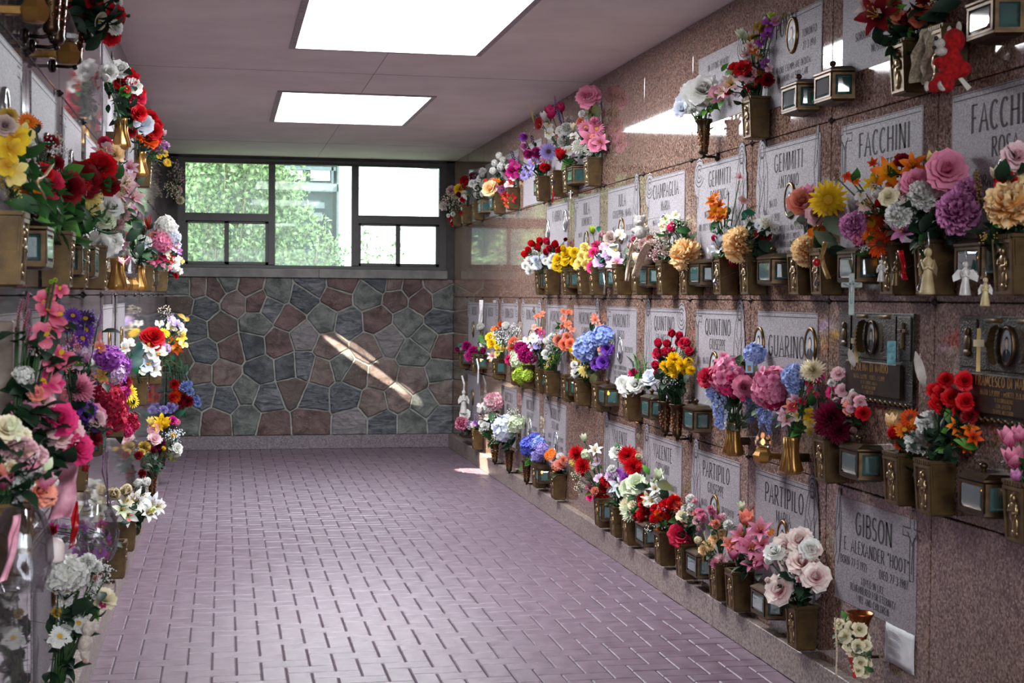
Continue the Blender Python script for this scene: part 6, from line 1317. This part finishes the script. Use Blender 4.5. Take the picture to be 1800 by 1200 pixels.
# taped letter
q0, q1 = on(1557, 1092, 0, XR - .004), on(1607, 1187, 0, XR - .004); yl, yr = q0.y, q1.y; zt1, zb1 = q0.z, q1.z
r = root('taped_letter', (XR - .002, (yl + yr)/2, (zt1 + zb1)/2), PI/2, 'white sheet of paper taped below the lowest near plaque', 'paper'); hw, hh = abs(yl - yr)/2, (zt1 - zb1)/2
b = MB(); n = 8; b.loft([[(-hw + 2*hw*i/n, .002 + .002*math.sin(i*.9 + k*.5), -hh + 2*hh*k/6) for i in range(n+1)] for k in range(7)], 0, False, False, closed=False); o = obj('sheet', b, mat('white_paper', 'c4c4c6', 'd4d4d6', rough=.7), r); m = o.modifiers.new('t', 'SOLIDIFY'); m.thickness = .0006
b = MB()
for k in range(15): z = hh*.62 - k*hh*.085; b.box(hw*.75, hw*(.1 - .25*((k*7) % 5)/5), .0052, .0056, z, z + .0016) if k % 5 != 4 else None
obj('typed_line', b, mat('faded_type', '88888c', '98989c', rough=.8), r, smooth=False)
# copper vase with the cream rose posy
mk = on(1512, 1076, 0, XR - .07); r = root('flower_vase', mk - V((0, 0, .21)), 0, 'plain copper vase with flared rim behind the cream rose posy', 'vase'); b = MB(); b.lathe([(.022, 0), (.024, .01), (.03, .15), (.035, .18), (.048, .205), (.05, .21), (.046, .208), (.03, .18), (.02, .05)], 20); obj('vase_body', b, M_COP, r); b = MB(); b.tube([(0, 0, .06), (.04, 0, .05), (.07, 0, .05)], .006, 6); obj('bracket_arm', b, M_BRZD, r)
BR(PT(1490, 1120, .11), 'hanging posy of small cream roses with a red dotted ribbon', 'ro cream 1480 1100 9,ro cream 1497 1103 9,ro cream 1511 1105 10,ro cream 1485 1118 9,ro cream 1500 1120 10,ro cream 1517 1122 10,ro cream 1492 1132 9,ro cream 1509 1135 9,ro cream 1522 1135 8,ro cream 1500 1148 9,ro cream 1516 1150 9,ro cream 1512 1165 9,ro cream 1522 1166 8,ro cream 1508 1178 8,ro cream 1520 1182 7,ro cream 1474 1095 7,ro cream 1490 1092 7,lf b 1484 1080 8,lf g 1524 1145 9,lf g 1527 1175 9,fe s 1506 1090 9', 46, 's', .035, name='hanging_posy')
strip('dotted_ribbon', [(1472, 1102), (1480, 1130), (1492, 1148), (1503, 1192)], 16, mat('red_dotted_cloth', '8c0a16', 'b4101e', rough=.5), 'red dotted ribbon wound round the cream rose posy', 'ribbon', d=.11, w1=4, wav=.003)
strip('jute_handle', [(1468, 1085), (1471, 1150), (1470, 1190)], 3, M_BURL, 'twisted cord handle hanging at the cream rose posy', 'cord', d=.17, wav=.001)
strip('white_string', [(838, 630), (841, 645), (840, 676)], 2.5, M_WHT, 'white string hanging from the third row near the stone wall', 'string', d=.16, wav=.001)
strip('white_feather_strand', [(846, 527), (846, 545), (844, 570)], 7, M_WHT, 'white lace strand hanging at the end of the third row plaques', 'ribbon', d=.06, wav=.004)
strip('rosary', [(973, 325), (972, 345), (971, 356)], 3, M_RDR, 'red rosary beads hanging below the small dark crucifix', 'rosary', d=.15, wav=.001)
strip('rosary', [(1061, 480), (1063, 500), (1062, 518)], 2, M_SILV, 'thin silver rosary hanging below the lilac roses', 'rosary', d=.18, wav=.001)
strip('trailing_stalk', [(812, 660), (816, 675), (815, 690)], 3, M_WHT, 'pale dry stalk hanging by the stone wall', 'stalk', d=.1, wav=.002)
# cellophane cones
M_CELL = glass_mat('cellophane', 'e4e2e6', .22, .06)
def cello(x, y, rpx, hpx, label, d=.13):
    r, p, s = hung('cellophane_wrap', x, y, d, label, 'wrapping', 'L'); q = random.Random(x); b = MB(); n = 26
    rings = []
    for k in range(9):
        t = k / 8; R = rpx * s * (.35 + .9 * math.sin(PI * (.15 + .75 * t)) * .8)
        rings.append([(R * (1 + q.uniform(-.09, .09)) * math.cos(2*PI*i/n), R * .6 * (1 + q.uniform(-.1, .1)) * math.sin(2*PI*i/n), (-.5 + t) * hpx * s + q.uniform(-.004, .004)) for i in range(n)])
    b.loft(rings, 0, False, False); obj('film', b, M_CELL, r)
cello(170, 935, 36, 100, 'crumpled clear cellophane around the purple orchids, low on the left'); cello(40, 965, 48, 150, 'clear cellophane around the pale carnations at the left edge', .1)
# plush at the lower left
r, p, s = hung('plush_rabbit', 152, 1120, .16, 'small cream plush rabbit hanging beside the white cosmos, lower left', 'soft toy', 'L'); b = MB()
for x, y, a, c in ((155, 1105, 12, 13), (150, 1130, 12, 16), (150, 1150, 9, 12), (143, 1135, 6, 12), (170, 1105, 4, 9), (163, 1098, 5, 6), (152, 1160, 7, 6)): b.ell(((x-152)*s, 0, (1120-y)*s), (a*s, a*s, c*s), 10, 8)
o = obj('body', b, mat('cream_plush', 'b8aaa0', 'd4c8be', rough=.95, scale=80, bump=.5, bscale=300), r); remesh(o, .0035); b = MB(); b.ell((-3*s, -9*s, -39*s), 4*s, 8, 6); obj('foot_pad', b, mat('pink_plush', 'b07a70', 'c89488', rough=.9), r)
r, p, s = hung('candle_jar', 97, 965, .15, 'white and pink waxy candle jar above the white hydrangea, lower left', 'candle', 'L'); b = MB(); b.lathe([(14*s, -22*s), (16*s, -18*s), (16*s, 8*s), (12*s, 16*s), (5*s, 20*s)], 14); obj('wax', b, mat('pink_white_wax', 'd8bcbc', 'e8dcd8', rough=.5, scale=14), r)
# holder standing at the left edge
p0 = on(3, 640, 0, XL + .012); r = root('wooden_post', (XL + .012, p0.y, .9), 0, 'blurred pale beige post at the far left edge of the photo', 'post'); b = MB(); b.box(-.012, .03, -.02, .02, -.1, .56, bev=.004); obj('shaft', b, mat('beige_stone_post', '7a6a5e', '94847a', rough=.7, scale=30), r, smooth=False)
# ------------------------------------------------------------------ view
SC.view_settings.view_transform = 'Standard'; SC.view_settings.look = 'None'; SC.view_settings.gamma = 1; SC.view_settings.exposure = EXPO
SC.view_settings.use_curve_mapping = False
SC.cycles.max_bounces = 10; SC.cycles.transparent_max_bounces = 16; SC.cycles.use_denoising = True
SC.cycles.caustics_reflective = False; SC.cycles.caustics_refractive = False; SC.cycles.sample_clamp_indirect = 6
